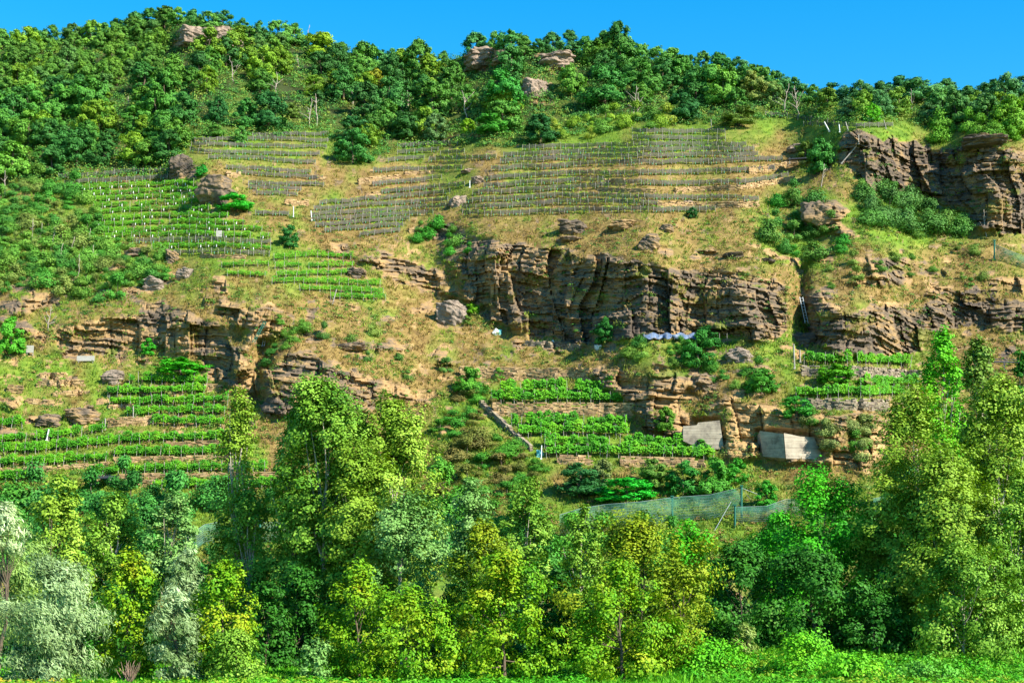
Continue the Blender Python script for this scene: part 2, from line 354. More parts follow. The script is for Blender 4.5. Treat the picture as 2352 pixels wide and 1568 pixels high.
# relief, along the line of sight, in metres
disp = (fbm(P0 * 0.07, 4, 41) - 0.5) * 5.0 * np.clip((V0 - GV) / 150, 0, 1) + (fbm(P0 * 0.5, 3, 43) - 0.5) * 0.9 * np.clip((V0 - GV) / 60, 0, 1)
ri = np.where(blur(blur(rock, 2, 1), 2, 0) > 0.02); Pr = P0[ri]
warp = (fbm(Pr * 0.12, 2, 51) - 0.5) * 3.0
q = Pr[:, 2] + 0.16 * Pr[:, 0] + warp
xx = Pr[:, 0] + (fbm(Pr * np.array([0.1, 0.1, 0.12]), 2, 57) - 0.5) * 5
i1 = np.floor(q / 1.15); i2 = np.floor(q / 0.36 + (vnoise(Pr * np.array([0.4, 0.4, 1.0]), 3) - .5) * 0.7); ix = np.floor(xx / 3.1 + np.floor(q / 5.5) * 0.37); ix2 = np.floor(xx / 6.0)
blk = hash1(ix * 131 + np.floor(q / 5.5) * 17, 61); blk2 = hash1(ix2 * 31 + np.floor(q / 9) * 7, 67); ly = hash1(i1 * 13 + ix2 * 7, 63); ly2 = hash1(i2 * 29 + ix2 * 3, 65)
fr = (xx / 3.1 + np.floor(q / 5.5) * 0.37) - ix; crack = np.exp(-(np.minimum(fr, 1 - fr) / 0.05) ** 2)
rd = -(blk * 2.4 + blk2 * 2.4 + ly * 1.05 + ly2 * 0.6) + 2.8 + crack * 0.35 + (fbm(Pr * 1.6, 3, 71) - 0.5) * 0.5
rd -= (hash1(np.floor(xx / 0.95 + i2 * 0.37) * 57 + i2 * 91, 97) - 0.5) * 0.75
pin = np.floor(xx / 2.1 + (vnoise(Pr * 0.15, 9) - .5) * 2); rd -= (hash1(pin * 7, 95) - 0.5) * 2.4 * ((cid[ri] == 0) | (cid[ri] == 3)) * np.clip((q - np.min(q) ) * 0 + 1, 0, 1)
rsm = blur(blur(rock, 2, 1), 2, 0)[ri]
disp[ri] += rd * rsm
disp += np.exp(-((GU - (1845 + (GV - 700) * 0.05)) / 16) ** 2) * np.clip((GV - 560) / 60, 0, 1) * np.clip((810 - GV) / 40, 0, 1) * 5    # right gully
disp += np.exp(-((GU - (600 - (GV - 850) * 0.12)) / 22) ** 2) * np.clip((GV - 740) / 60, 0, 1) * np.clip((960 - GV) / 40, 0, 1) * 3     # left gully
NOTCH = blur(blur((inpoly(GU, GV, [(1560,960),(1660,955),(1668,1026),(1575,1018)]) | inpoly(GU, GV, [(1738,980),(1875,990),(1898,1046),(1748,1042)])) * 1.0, 2, 1), 2, 0)
disp += NOTCH * 2.2
RHO = RHO + disp
PT = D * (RHO / HZ)[..., None] + np.array([0, 0, CAMZ])
green = np.zeros(GU.shape)
for z in GREENZ: green = np.maximum(green, inpoly(GU + wu * 1.3, GV + wv * 1.3, z) * 1.0)
green = np.clip(blur(blur(green, 4, 1), 4, 0) * 0.75 + (n2(GU, GV, 45, 4, 77) - 0.47) * 2.2, 0, 1)
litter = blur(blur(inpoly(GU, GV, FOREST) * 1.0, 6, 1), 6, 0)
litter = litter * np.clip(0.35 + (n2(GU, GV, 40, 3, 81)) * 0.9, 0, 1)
gl = (ledge > 0.63) & (rock > 0)                                   # ledge grass
rock_attr = blur(blur(rock * np.where(gl, 0.25, 1.0), 1, 1), 1, 0)
rock_attr = np.clip(rock_attr + (n2(GU, GV, 14, 3, 91) > 0.70) * (GV < 1000) * (GV > 330) * 0.85, 0, 1)

def surf(u, v):
    u = np.asarray(u, float); v = np.asarray(v, float)
    fu = np.clip((u - US[0]) / 3.0, 0, len(US) - 1.001); iu = fu.astype(int); fu = fu - iu
    tv = TOPV[iu] * (1 - fu) + TOPV[iu + 1] * fu
    ft = np.clip((v - V0) / (tv - V0), 0, 0.99999) * (NR - 1); it = ft.astype(int); ft = ft - it
    def g(A):
        e = (...,) + (None,) * (A.ndim - 2)
        a = A[it, iu]; b = A[it, iu + 1]; c = A[it + 1, iu]; d = A[it + 1, iu + 1]
        FU = fu.reshape(fu.shape + (1,) * (A.ndim - 2)); FT = ft.reshape(ft.shape + (1,) * (A.ndim - 2))
        return (a * (1 - FU) + b * FU) * (1 - FT) + (c * (1 - FU) + d * FU) * FT
    return g
def spt(u, v): return surf(u, v)(PT)
def sval(A, u, v): return surf(u, v)(A)
def ppm_at(p): return F / np.asarray(p)[..., 1]

nu = len(US)
# rows behind the skyline and one below the ground close the hill
back = []
for k, (dr, dz) in enumerate([(14, 2.0), (40, 4), (90, 2), (200, -20), (420, -110)]):
    b = PT[-1].copy(); b *= 1; b[:, 0] *= 1 + dr / 300; b[:, 1] += dr; b[:, 2] += dz; back.append(b)
foot = PT[0].copy(); foot[:, 2] -= 1.5; foot[:, 1] -= 1
ALL = np.concatenate([foot[None], PT, np.array(back)], 0)
def ext(a): return np.concatenate([a[:1], a, np.repeat(a[-1:], len(back), 0)], 0)
nr = ALL.shape[0]
idx = np.arange(nr * nu).reshape(nr, nu)
QA = np.stack([idx[:-1, :-1], idx[:-1, 1:], idx[1:, 1:], idx[1:, :-1]], -1).reshape(-1, 4)
rk_e = ext(rock); rkf = (rk_e[:-1, :-1] + rk_e[1:, 1:] > 1).reshape(-1)
cid_e = ext(cid); cidf = np.where(rkf, cid_e[:-1, :-1].reshape(-1), -1)
AT = dict(rock=ext(rock_attr), green=ext(green), litter=ext(litter), ochre=ext(ochre))
def submesh(name, sel, mat):
    q = QA[sel]; used, inv = np.unique(q, return_inverse=True)
    return raw_mesh(name, ALL.reshape(-1, 3)[used], inv.reshape(-1, 4), mat, smooth=~rkf[sel], attrs={k: a.reshape(-1)[used] for k, a in AT.items()})
hill = obj('hillside', submesh('hillside', cidf < 0, SOIL)); tag(hill, 'steep grassy hillside with vine terraces and rock outcrops', 'hillside', kind='structure')
for k, (nm, (poly, oc, lab)) in enumerate(CLIFFS.items()):
    o = obj('cliff', submesh('cliff', cidf == k, SOIL)); tag(o, lab, 'cliff', kind='structure')

# flat river bank in front of the hill
def sstep(a, b, x):
    t = np.clip((x - a) / (b - a), 0, 1); return t * t * (3 - 2 * t)
def gz(x, y):
    x = np.asarray(x, float); y = np.asarray(y, float)
    return (n2(x, y, 12, 3, 3) - 0.5) * 0.5 * ((y > 50) & (y < 132)) + 1.45 * sstep(0, 7, x) * sstep(91, 105, y) * (1 - sstep(122, 132, y))
gx = np.concatenate([np.linspace(-900, -60, 30), np.linspace(-58, 58, 59), np.linspace(60, 900, 30)]); gy = np.concatenate([np.linspace(-400, 60, 40), np.linspace(62, 150, 100), np.linspace(160, 700, 12)])
GX, GY = np.meshgrid(gx, gy); GZ = gz(GX, GY)
gi = np.arange(GX.size).reshape(GX.shape); gq = np.stack([gi[:-1, :-1], gi[:-1, 1:], gi[1:, 1:], gi[1:, :-1]], -1).reshape(-1, 4)
BANKM = simple('bank_turf', (0.05, 0.12, 0.01), (0.12, 0.26, 0.02), 0.6, 0.95)
bank = obj('ground', raw_mesh('ground', np.stack([GX, GY, GZ], -1).reshape(-1, 3), gq, BANKM, smooth=True)); tag(bank, 'flat grassy river bank below the trees', 'ground', kind='structure')

# ------------------------------------------------------------------ foliage
def unit(a): return a / (np.linalg.norm(a, axis=-1, keepdims=True) + 1e-9)
def leaves(C, out, L, W, rng, bias=None, droop=0.0):
    n = len(C); L = np.broadcast_to(L, (n,)) * rng.uniform(0.7, 1.3, n); W = np.broadcast_to(W, (n,)) * rng.uniform(0.7, 1.3, n)
    nn = unit(out * 1.0 + np.array([0, 0, 0.2]) + rng.normal(size=(n, 3)) * 0.32)
    r = rng.normal(size=(n, 3))
    if bias is not None: r = r * 0.45 + np.asarray(bias)
    a = unit(r - nn * np.sum(r * nn, 1)[:, None]); b = np.cross(nn, a)
    V = np.stack([C - a * (L / 2)[:, None], C + b * (W / 2)[:, None] - a * (L * 0.08)[:, None], C + a * (L / 2)[:, None], C - b * (W / 2)[:, None] - a * (L * 0.08)[:, None]], 1)
    return V.reshape(-1, 3), np.arange(4 * n).reshape(-1, 4)
PROF = {
 'ovoid': lambda z: np.sin(np.pi * np.clip(z, 0, 1) ** 0.8) ** 0.7,
 'dome': lambda z: np.clip(1 - z ** 2.2, 0, 1) ** 0.6 * np.clip(0.75 + z * 2, 0, 1),
 'column': lambda z: np.clip(1 - z ** 3, 0, 1) ** 0.7 * np.clip(0.45 + 2 * z, 0, 1),
 'cone': lambda z: np.clip(1 - z, 0, 1) ** 0.75 * np.clip(0.6 + 2.5 * z, 0, 1) + 0.04,
 'spread': lambda z: np.sin(np.pi * np.clip(z * 0.85 + 0.12, 0, 1)) ** 0.5,
}
def crown_points(rng, h0, h1, rad, prof, nleaf, nlobe, lobr=0.42, clump=0.13, spire=0, lean=(0, 0), ry=None, tall=1.2, per=13):
    """leaf centres, outward directions and a tone per clump for a crown of many rounded lobes between heights h0 and h1"""
    H = h1 - h0; ry = ry or rad; l0 = lobr * rad * 0.6; LC = [(rng.normal() * 0.1 * rad, 0, h1 - l0 * tall * 0.9, l0)] + [(math.cos(a) * rad * 0.55, math.sin(a) * ry * 0.55, h0 + lobr * rad * 0.5, lobr * rad) for a in np.linspace(2.6, 6.8, 4) + rng.uniform(-0.3, 0.3)]; nlobe = max(nlobe, 7)
    while len(LC) < nlobe:
        z = rng.uniform(0.02, 0.97); pr = float(PROF[prof](np.array(z)))
        if rng.uniform() > pr + 0.25: continue
        a = rng.uniform(0, 2 * math.pi); lr = lobr * rng.uniform(0.65, 1.2) * (0.35 + 0.65 * pr); q = max(0.0, pr - lr * 0.75) * math.sqrt(rng.uniform(0.15, 1))
        LC.append((math.cos(a) * q * rad, math.sin(a) * q * ry, h0 + z * H, lr * rad))
    LC = np.array(LC); LC[:, 2] = np.clip(LC[:, 2], h0 + LC[:, 3] * 0.5, h1 - LC[:, 3] * tall * 0.8)
    li = np.repeat(np.arange(nlobe), per); d = rng.normal(size=(len(li), 3)); d[:, 2] = d[:, 2] * 0.9 + 0.25; d = unit(d)
    C = LC[li, :3] + d * LC[li, 3][:, None] * np.array([1, 1, tall]) * rng.uniform(0.35, 1.25, len(li))[:, None]
    C[:, 2] = np.maximum(C[:, 2], h0)
    cr = clump * rad * rng.uniform(0.6, 1.5, len(C)); lt = rng.uniform(0, 1, nlobe)[li]
    if spire:
        k = spire; a = rng.uniform(0, 2 * math.pi, k); s = rng.uniform(0.0, 0.7, k); zz = rng.uniform(0.62, 0.9, k)
        b = np.stack([np.cos(a) * s * rad * PROF[prof](zz), np.sin(a) * s * ry * PROF[prof](zz), h0 + zz * H], -1)
        m = 6; t = np.linspace(0, 1, m)
        S_ = b[:, None] + t[None, :, None] * np.array([0, 0, 1]) * (H * rng.uniform(0.1, 0.2, k))[:, None, None]
        C = np.concatenate([C, S_.reshape(-1, 3)]); cr = np.concatenate([cr, clump * rad * np.tile(np.linspace(1.3, 0.35, m), k)]); lt = np.concatenate([lt, np.repeat(rng.uniform(0.4, 1, k), m)])
    w = cr ** 2; w /= w.sum(); ci = rng.choice(len(C), nleaf, p=w)
    off = unit(rng.normal(size=(nleaf, 3))) * (rng.uniform(0.1, 1, nleaf) ** 0.45)[:, None]
    Pp = C[ci] + off * cr[ci][:, None] * np.array([1.2, 1.2, 0.85])
    DL = np.concatenate([d, np.tile([[0, 0, 0.3]], (len(C) - len(d), 1))]); ax = np.array([0, 0, h0 + H * 0.3]); out = unit(unit((Pp - ax) * np.array([1, 1, 0.6])) * 0.45 + DL[ci] * 0.75 + off * 0.45)
    Pp[:, 0] += lean[0] * (Pp[:, 2] - h0) / H; Pp[:, 1] += lean[1] * (Pp[:, 2] - h0) / H
    tone = np.clip(lt[ci] * 0.5 + rng.uniform(0, 1, len(C))[ci] * 0.5, 0, 1); C = C.copy(); C[:, 0] += lean[0] * (C[:, 2] - h0) / H
    return Pp, out, tone, C
def palette(pal, tone, rng, spread=0.15):
    t = np.clip(tone * 0.78 + rng.uniform(0, 1, len(tone)) * 0.22, 0, 0.9999) * (len(pal) - 1); i = t.astype(int); f = (t - i)[:, None]; P = np.asarray(pal)
    c = P[i] * (1 - f) + P[i + 1] * f
    return c * rng.uniform(1 - spread, 1 + spread, len(tone))[:, None] * (np.array([1.06, 1.2, 0.7]) if max(pal[0]) < 0.5 else 1.0)
def woody(rng, h, r0, tips, lean=(0, 0), split=0.25, nlimb=10, n=7):
    mb = MB(); m = 9; t = np.linspace(0, 1, m)
    wob = np.cumsum(rng.normal(size=(m, 2)) * 0.025 * h, 0) * 0.5; wob -= wob[:1]
    tr = np.stack([wob[:, 0] + lean[0] * t ** 1.3, wob[:, 1] + lean[1] * t, t * h], -1)
    mb.tube(tr, r0 * (1.0 - 0.85 * t) * np.where(t == 0, 1.35, 1), n)
    if len(tips):
        for c in tips[rng.choice(len(tips), min(nlimb, len(tips)), replace=False)]:
            zs = np.clip(c[2] / h * rng.uniform(0.45, 0.8), split * 0.7, 0.9); k = int(zs * (m - 1)); f = zs * (m - 1) - k
            s = tr[k] * (1 - f) + tr[min(k + 1, m - 1)] * f; mid = (s + c) / 2 + np.array([0, 0, -0.06 * h]) + rng.normal(size=3) * 0.02 * h
            rr = r0 * (1 - 0.85 * zs) * 0.55; tt = np.linspace(0, 1, 5)[:, None]
            mb.tube((1 - tt) ** 2 * s + 2 * tt * (1 - tt) * mid + tt ** 2 * c, rr * np.linspace(1, 0.2, 5), 5)
    return mb

# one prototype of each woodland tree, then copies
def make_tree_mesh(rng, h, w, prof, nleaf, nclump, L, W, pal, h0=0.15, bark=BARK, **kw):
    P_, out, tone, C = crown_points(rng, h * h0, h, w / 2, prof, nleaf, nclump, **kw)
    V, Q = leaves(P_, out, L, W, rng); crown = raw_mesh('crown', V, Q, LEAF, palette(pal, tone, rng))
    trunk = woody(rng, h * 0.82, 0.03 * h, C, nlimb=8, n=6).mesh('trunk', bark, True)
    return crown, trunk
WHITEPAL = [(0.7, 0.78, 0.75), (0.9, 0.94, 0.92), (1.0, 1.0, 1.0), (1.12, 1.05, 1.0), (1.4, 1.15, 1.05)]
def proto(name, cat, seed, **kw):
    rng = np.random.default_rng(seed); crown, trunk = make_tree_mesh(rng, pal=WHITEPAL, **kw)
    return (name, cat, crown, trunk)
used_proto = {}
def place_proto(pr, key, loc, rz, sc, label, group, color, kind=None):
    name, cat, crown, trunk = pr; color = (color[0] * 1.1, color[1] * 1.3, color[2] * 1.1, 1)
    if key not in used_proto:
        r = thing(name, label, cat, loc, rz, group); r.scale = sc
        c = obj('crown', crown, r); c.color = color; t = obj('trunk', trunk, r)
        KIDS[r.name] = [c, t]; used_proto[key] = r; return r
    d = dup(used_proto[key], loc, rz, sc, label, group, color, cat)
    if kind: d.name = kind
    return d

OAKS = [proto('oak_tree', 'tree', 100 + i, h=6.0, w=[6.4, 5.6, 6.8, 5.2, 6.2, 4.8, 5.8, 6.6][i], prof=['dome', 'ovoid', 'dome', 'ovoid', 'spread', 'ovoid', 'dome', 'spread'][i],
              nleaf=9500, nclump=[24, 30, 20, 30, 22, 28, 32, 22][i], L=0.30, W=0.2, lobr=[0.27, 0.24, 0.3, 0.24, 0.27, 0.26, 0.24, 0.28][i], clump=0.11, spire=[3, 6, 2, 7, 3, 8, 4, 2][i], h0=0.1, tall=1.0) for i in range(8)]
SHRUBS = [proto('shrub', 'shrub', 200 + i, h=[1.9, 1.6, 2.2, 1.5][i], w=[2.4, 2.6, 2.2, 3.0][i], prof=['dome', 'spread', 'ovoid', 'dome'][i], nleaf=3200, nclump=[8, 9, 7, 10][i], L=0.155, W=0.095,
                lobr=0.42, clump=0.24, spire=[3, 1, 4, 2][i], h0=0.02, tall=1.0) for i in range(4)]

rs = random.Random(7); rg = np.random.default_rng(7)
def sample_poly(poly, sx, sy, rng):
    us = [a for a, b in poly]; vs = [b for a, b in poly]; out = []
    v = min(vs); row = 0
    while v < max(vs):
        u = min(us) + (row % 2) * sx / 2
        while u < max(us):
            a = u + rng.uniform(-.38, .38) * sx; b = v + rng.uniform(-.38, .38) * sy
            if inpoly(np.array([a]), np.array([b]), poly)[0]: out.append((a, b))
            u += sx
        v += sy; row += 1
    return out
WOODS = [  # polygon of tree FEET, crown px, spacing, colours, label, group
 ('far', [(-60,128),(150,118),(330,78),(470,74),(560,95),(650,110),(720,135),(700,170),(560,140),(400,150),(340,200),(200,235),(-60,255)], 50, 34, 22, [(0.07,0.19,0.035),(0.10,0.24,0.035),(0.06,0.16,0.045)],
  'small rounded green tree on the wooded upper left hilltop', 'trees of the upper left hilltop'),
 ('left', [(-60,265),(200,245),(350,205),(440,190),(420,300),(432,340),(400,394),(140,404),(-60,425)], 80, 50, 31, [(0.035,0.15,0.035),(0.05,0.18,0.03),(0.03,0.12,0.03),(0.075,0.21,0.03)],
  'dense dark green oak in the wood above the upper left vineyard', 'oaks of the wood above the upper left vineyard'),
 ('mid', [(420,165),(560,150),(690,180),(780,165),(1000,175),(1050,210),(1180,250),(1180,315),(1060,312),(900,330),(800,345),(770,290),(640,215),(420,225)], 72, 48, 32, [(0.035,0.14,0.035),(0.055,0.17,0.03),(0.03,0.11,0.03),(0.10,0.21,0.02)],
  'dark green oak among bare trunks in the wood above the middle terraces', 'oaks of the wood above the middle terraces'),
 ('ridge', [(1080,172),(1180,165),(1330,172),(1400,150),(1560,180),(1700,205),(1780,222),(1760,258),(1690,270),(1500,262),(1360,235),(1290,255),(1200,255)], 66, 44, 27, [(0.04,0.16,0.04),(0.055,0.19,0.035),(0.035,0.14,0.035),(0.075,0.21,0.03)],
  'full green oak in the wood on the central ridge', 'oaks of the central ridge'),
 ('crest', [(1085,126),(1140,114),(1235,120),(1250,128),(1180,124),(1100,130)], 62, 40, 10, [(0.04,0.15,0.04)], 'green tree standing on top of the rocky central summit', 'trees on the rocky central summit'),
 ('right', [(1760,235),(1900,255),(2352,250),(2400,285),(2300,290),(2130,285),(2060,275),(1900,270),(1780,258)], 66, 38, 17, [(0.05,0.16,0.06),(0.06,0.19,0.05),(0.10,0.22,0.03),(0.05,0.14,0.07)],  # slight distance haze mixed into these leaf colours as blue
  'green tree tinted bluish for haze in the far wood along the right skyline', 'trees of the far right wood'),
]
DEAD = [(706,104,52,'pale leafless trunk rising above the wood near the summit'),(537,190,66,'leafless tree below the upper left summit rocks'),(636,214,56,'pale forked bare trunk in the middle of the wood'),
        (687,155,34,'short leaning bare tree right of the summit rocks'),(710,290,72,'left of the two bare trees on the bright grass gap'),(728,288,80,'right of the two bare trees on the bright grass gap'),
        (868,242,46,'bare whitish tree below the golden tree'),(925,273,62,'left trunk of the bare pair in the middle wood'),(938,265,64,'right trunk of the bare pair in the middle wood'),
        (1073,272,70,'dark leafless tree left of the tall bright oak'),(1453,266,76,'left of two pale bare trunks under the ridge wood'),(1464,268,62,'right of two pale bare trunks under the ridge wood'),
        (1800,262,78,'slim pale bare tree above the top right terrace'),(1836,266,76,'forked pale bare tree above the top right terrace'),(1180,82,34,'small bare snag on the rocky summit'),
        (2095,250,50,'grey bare bush in the far right wood'),(812,250,45,'thin bare tree in the wood left of the golden tree'),(290,255,40,'thin bare stems in the left wood'),
        (1888,430,60,'bare branches beside the upper right cliff'),(2265,545,70,'bare sapling under the right end of the upper right cliff'),(10,450,65,'bare brownish tree at the left edge below the wood'),
        (112,760,60,'thin bare sapling in front of the left cliff')]
KEEP = [(392, 552, 62, 110, 32), (1063, 1190, 112, 160, 26), (1222, 1330, 122, 170, 26), (1200, 1270, 190, 238, 30), (400, 500, 265, 300, 30)]
def keepout(u, v):
    for (a, b, c, d, e) in KEEP:
        if a - 14 < u < b + 14 and c - 2 < v < d + e: return True
    return any(abs(u - x) < 24 and y - 4 < v < y + 44 for (x, y, h, l) in DEAD)
ntree = 0
for nm, poly, px, sx, sy, cols, lab, grp in WOODS:
    for (u, v) in sorted([(a, b - 13 if nm in ('far', 'ridge') else b) for a, b in sample_poly(poly, sx, sy, rs)], key=lambda a: a[1]):
        if v < np.interp(u, US, TOPV) + 2: continue
        if sval(rock, np.array([u]), np.array([v - 8]))[0] > 0.5 and rs.random() < 0.85: continue
        if keepout(u, v) and rs.random() < 0.93: continue
        p = spt(np.array([u]), np.array([v]))[0]; pw = px * rs.choice([rs.uniform(0.6, 1.0), rs.uniform(0.9, 1.2), rs.uniform(1.1, 1.4)]) / ppm_at(p)
        i = rs.randrange(8); s = pw / 5.8; c = np.array(rs.choice(cols)) * rs.uniform(0.8, 1.25) * np.array([1.3, 0.98, 0.85])
        if rs.random() < 0.07: c = np.array([0.16, 0.25, 0.02]) * rs.uniform(0.8, 1.2)
        place_proto(OAKS[i], ('oak', i), (p[0], p[1], p[2] - 0.3), rs.uniform(0, 6.28), (s, s, s * rs.uniform(0.8, 1.1)), lab, grp, (*c, 1)); ntree += 1
SKY = []
u = -70.0
while u < 2430:
    tv = float(np.interp(u, US, TOPV)); want = float(np.interp(u, [0,150,250,330,420,480,560,650,720,800,870,950,1000,1050,1075,1090,1120,1180,1240,1270,1340,1400,1440,1500,1550,1600,1640,1700,1780,1850,1900,1920,1960,2000,2040,2100,2160,2220,2260,2300,2352,2430],
                                               [62,55,40,18,12,15,30,45,70,95,100,105,115,105,85,60,64,66,90,70,65,62,85,90,110,115,110,130,155,180,190,172,175,185,165,180,165,185,195,160,170,170]))
    v = tv + rs.uniform(6, 26); SKY.append((u, v, v - want)); u += rs.uniform(30, 46) if u < 1890 else rs.uniform(34, 70)
for (u, v, hh) in SKY:
    hh = max(40, hh + 4) * rs.uniform(0.82, 1.06); p = spt(np.array([u]), np.array([v]))[0]; m = 1 / ppm_at(p); i = rs.randrange(8); s = hh * m / 6.2; sw = s * (rs.uniform(0.95, 1.35) if u < 1890 else rs.uniform(1.2, 1.9))
    if 1030 < u < 1070: continue
    if 1060 < u < 1340 or 385 < u < 560: hh *= 0.9
    c = np.array(rs.choice([(0.07, 0.2, 0.05), (0.06, 0.17, 0.05), (0.10, 0.22, 0.04)])) * rs.uniform(0.85, 1.2)
    if u > 1890: c = c * np.array([0.8, 0.9, 1.5])  # extra blue paints distance haze into the leaves
    lab = 'tree on the skyline of the upper left hilltop' if u < 1030 else 'tree on the skyline of the central ridge' if u < 1890 else 'bluish tree on the far right skyline'
    place_proto(OAKS[i], ('oak', i), (p[0], p[1], p[2] - 0.3), rs.uniform(0, 6.28), (sw, sw, s), lab, lab.replace('tree', 'trees', 1), (*c, 1), 'skyline_tree')
print('woodland trees', ntree, len(SKY))
def single_oak(u, v, hpx, wpx, c, label, i=None, cat='tree'):
    p = spt(np.array([u]), np.array([v]))[0]; m = 1 / ppm_at(p); i = rs.randrange(8) if i is None else i
    s = wpx * m / 5.6
    r = place_proto(OAKS[i], ('oak', i), (p[0], p[1], p[2] - 0.2), rs.uniform(0, 6.28), (s, s, hpx * m / 6.0), label, None, (*c, 1)); 
    if 'group' in r: del r['group']
    return r
GR = (0.045, 0.16, 0.03); YG = (0.19, 0.27, 0.015); DK = (0.025, 0.10, 0.025); OL = (0.12, 0.17, 0.03); BR = (0.04, 0.26, 0.015)
for a in [(865,210,55,70,(0.24,0.22,0.02),'golden yellow rounded tree in the wood above the middle terraces'),
          (740,140,70,90,(0.22,0.30,0.015),'yellow green tree below the leafless trunk near the summit'),
          (810,375,85,95,GR,'round dark green oak at the left end of the middle terraces',0),(815,330,70,80,DK,'dark oak just above the round oak beside the terraces'),
          (495,315,35,46,(0.09,0.2,0.03),'small rounded shrub above the upper left terraces',0),(553,335,50,40,(0.09,0.22,0.04),'small upright shrub standing in the upper left netted terrace',1),
          (500,285,70,60,DK,'dark green tree at the left of the bright grass gap'),(565,300,80,75,GR,'dark oak in the bright grass gap below the wood'),(615,300,95,100,DK,'large dark oak above the upper left netted terraces',2),
          (668,272,40,50,OL,'olive shrubby tree beside the two bare trunks'),
          (1000,325,70,70,(0.10,0.17,0.06),'grey green tree at the edge of the wood above the middle terraces'),(1075,310,42,45,(0.16,0.28,0.01),'bright yellow green shrub at the wood edge'),
          (1130,312,60,90,(0.05,0.2,0.02),'bright green bushy oak under the summit wood'),(1240,330,75,90,DK,'dark green bush above the big netted terraces'),
          (1155,270,120,110,(0.045,0.2,0.03),'tallest bright green oak below the rocky summit',1),(1390,245,100,110,GR,'broad green oak right of the rocky summit',2),
          (1570,280,80,85,DK,'dark round oak above the top netted terrace',0),(1700,290,50,90,OL,'olive green bush right of the top netted terrace',4),
          (1640,215,70,80,(0.17,0.26,0.015),'yellow green tree standing high on the right ridge',1),(1730,235,80,80,(0.19,0.21,0.05),'pale olive tree on the right ridge'),(1780,250,70,60,(0.15,0.21,0.05),'thin pale tree at the right end of the ridge wood'),
          (2005,280,50,44,(0.09,0.30,0.01),'bright green rounded tree in front of the far right wood',0),(2330,310,95,100,(0.13,0.25,0.02),'yellow green tree at the right edge above the cliff',2),
          (1885,400,90,75,(0.05,0.17,0.03),'green tree clinging to the rocks beside the upper right cliff',1),(1850,360,40,60,OL,'olive bush left of the tree by the upper right cliff'),
          (540,485,46,88,(0.035,0.32,0.02),'vivid green bush beside the leaning rock in the upper vineyard',0),(665,570,58,56,(0.03,0.13,0.025),'dark round bush at the right end of the white tube vines',1),
          (465,405,32,34,(0.03,0.24,0.03),'small bright green bush behind the upper vineyard rock',0),
          (1590,500,28,34,DK,'small dark bush below the last netted row'),(340,815,42,40,(0.04,0.26,0.015),'small bright green tree at the foot of the ochre cliff',1),
          (415,862,46,120,(0.05,0.3,0.01),'bright green leafy thicket above the lower left vine rows',4),
          (1390,790,65,60,(0.025,0.12,0.02),'dark ivy bush at the foot of the central cliff',1),(1605,850,95,90,(0.035,0.15,0.02),'large dark green bush on the knoll right of the central terraces',0),
          (1625,800,55,70,(0.025,0.12,0.02),'dark bush at the right end of the tarpaulin',2),(1750,905,65,80,(0.06,0.2,0.02),'rounded green bush left of the right vine terraces',0),
          (1830,960,55,80,(0.04,0.2,0.02),'low green bush under the right vine terraces',4),(1920,880,50,90,(0.09,0.26,0.01),'yellow green creeper thicket between the right vine terraces',4),
          (25,815,90,70,(0.08,0.27,0.02),'bright green bushes at the left edge under the cliff',2),(1085,720,30,34,(0.12,0.26,0.01),'bright green bush right of the big boulder',0),(1070,745,25,30,OL,'small olive bush below the big boulder',0),
          (1145,870,30,30,(0.1,0.22,0.02),'small bush in front of the upper long stone wall',0),(1690,1110,62,62,(0.04,0.21,0.015),'small round orchard tree on the bare slope under the concrete blocks',0),
          (1760,1170,70,70,(0.04,0.22,0.015),'green sapling right of the round orchard tree',3),(1330,1140,80,110,DK,'dark bush under the lowest stone wall',0),(1440,1152,60,140,(0.02,0.30,0.02),'vivid green robinia above the rockfall net',4),
          (1500,1120,70,80,(0.10,0.18,0.03),'olive tree left of the vivid green robinia',1),(1570,1140,85,90,(0.03,0.15,0.02),'dark green bush in front of the long low wall',0),(1640,1140,90,90,(0.06,0.2,0.02),'green bush left of the small orchard tree',2),
          (1385,1120,70,70,(0.14,0.16,0.05),'brownish olive bush below the central terraces',3),(1530,990,60,60,(0.10,0.2,0.02),'feathery green bush in the rocky flank of the terraces',3),(1610,1040,35,50,(0.08,0.24,0.03),'small green tree in front of the left concrete block',1),
          (1075,900,60,70,(0.08,0.22,0.02),'bright green bush at the top of the diagonal thicket',2)]:
    single_oak(*a)

# thickets: shrubs one by one
def thicket(poly, sx, sy, px, cols, label, group, flat=1.0, kind=None):
    for (u, v) in sorted(sample_poly(poly, sx, sy, rs), key=lambda a: a[1]):
        if kind == 'tall_bush' and ((1270 < u < 1880 and v < 1238) or (400 < u < 700 and 1180 < v < 1290)): continue
        if 1095 < u < 1245 and -8 < v - np.interp(u, [1101, 1217], [924, 1030]) < 34: continue
        p = spt(np.array([u]), np.array([v]))[0]; i = rs.randrange(4); s = px * rs.uniform(0.6, 1.35) / ppm_at(p) / 2.5
        c = np.array(rs.choice(cols)) * rs.uniform(0.8, 1.25)
        place_proto(SHRUBS[i], ('shrub', i), (p[0], p[1], p[2] - 0.15), rs.uniform(0, 6.28), (s, s, s * rs.uniform(0.8, 1.2) * flat), label, group, (*c, 1), kind)
thicket([(-20,440),(150,420),(215,470),(240,560),(380,590),(390,640),(250,700),(120,680),(-20,680)], 28, 22, 50, [(0.06,0.19,0.025),(0.10,0.21,0.03),(0.16,0.19,0.045),(0.06,0.17,0.03),(0.12,0.21,0.03)],
        'green scrub bush in the thicket below the left wood', 'bushes of the left thicket', flat=0.85, kind='thicket_bush')
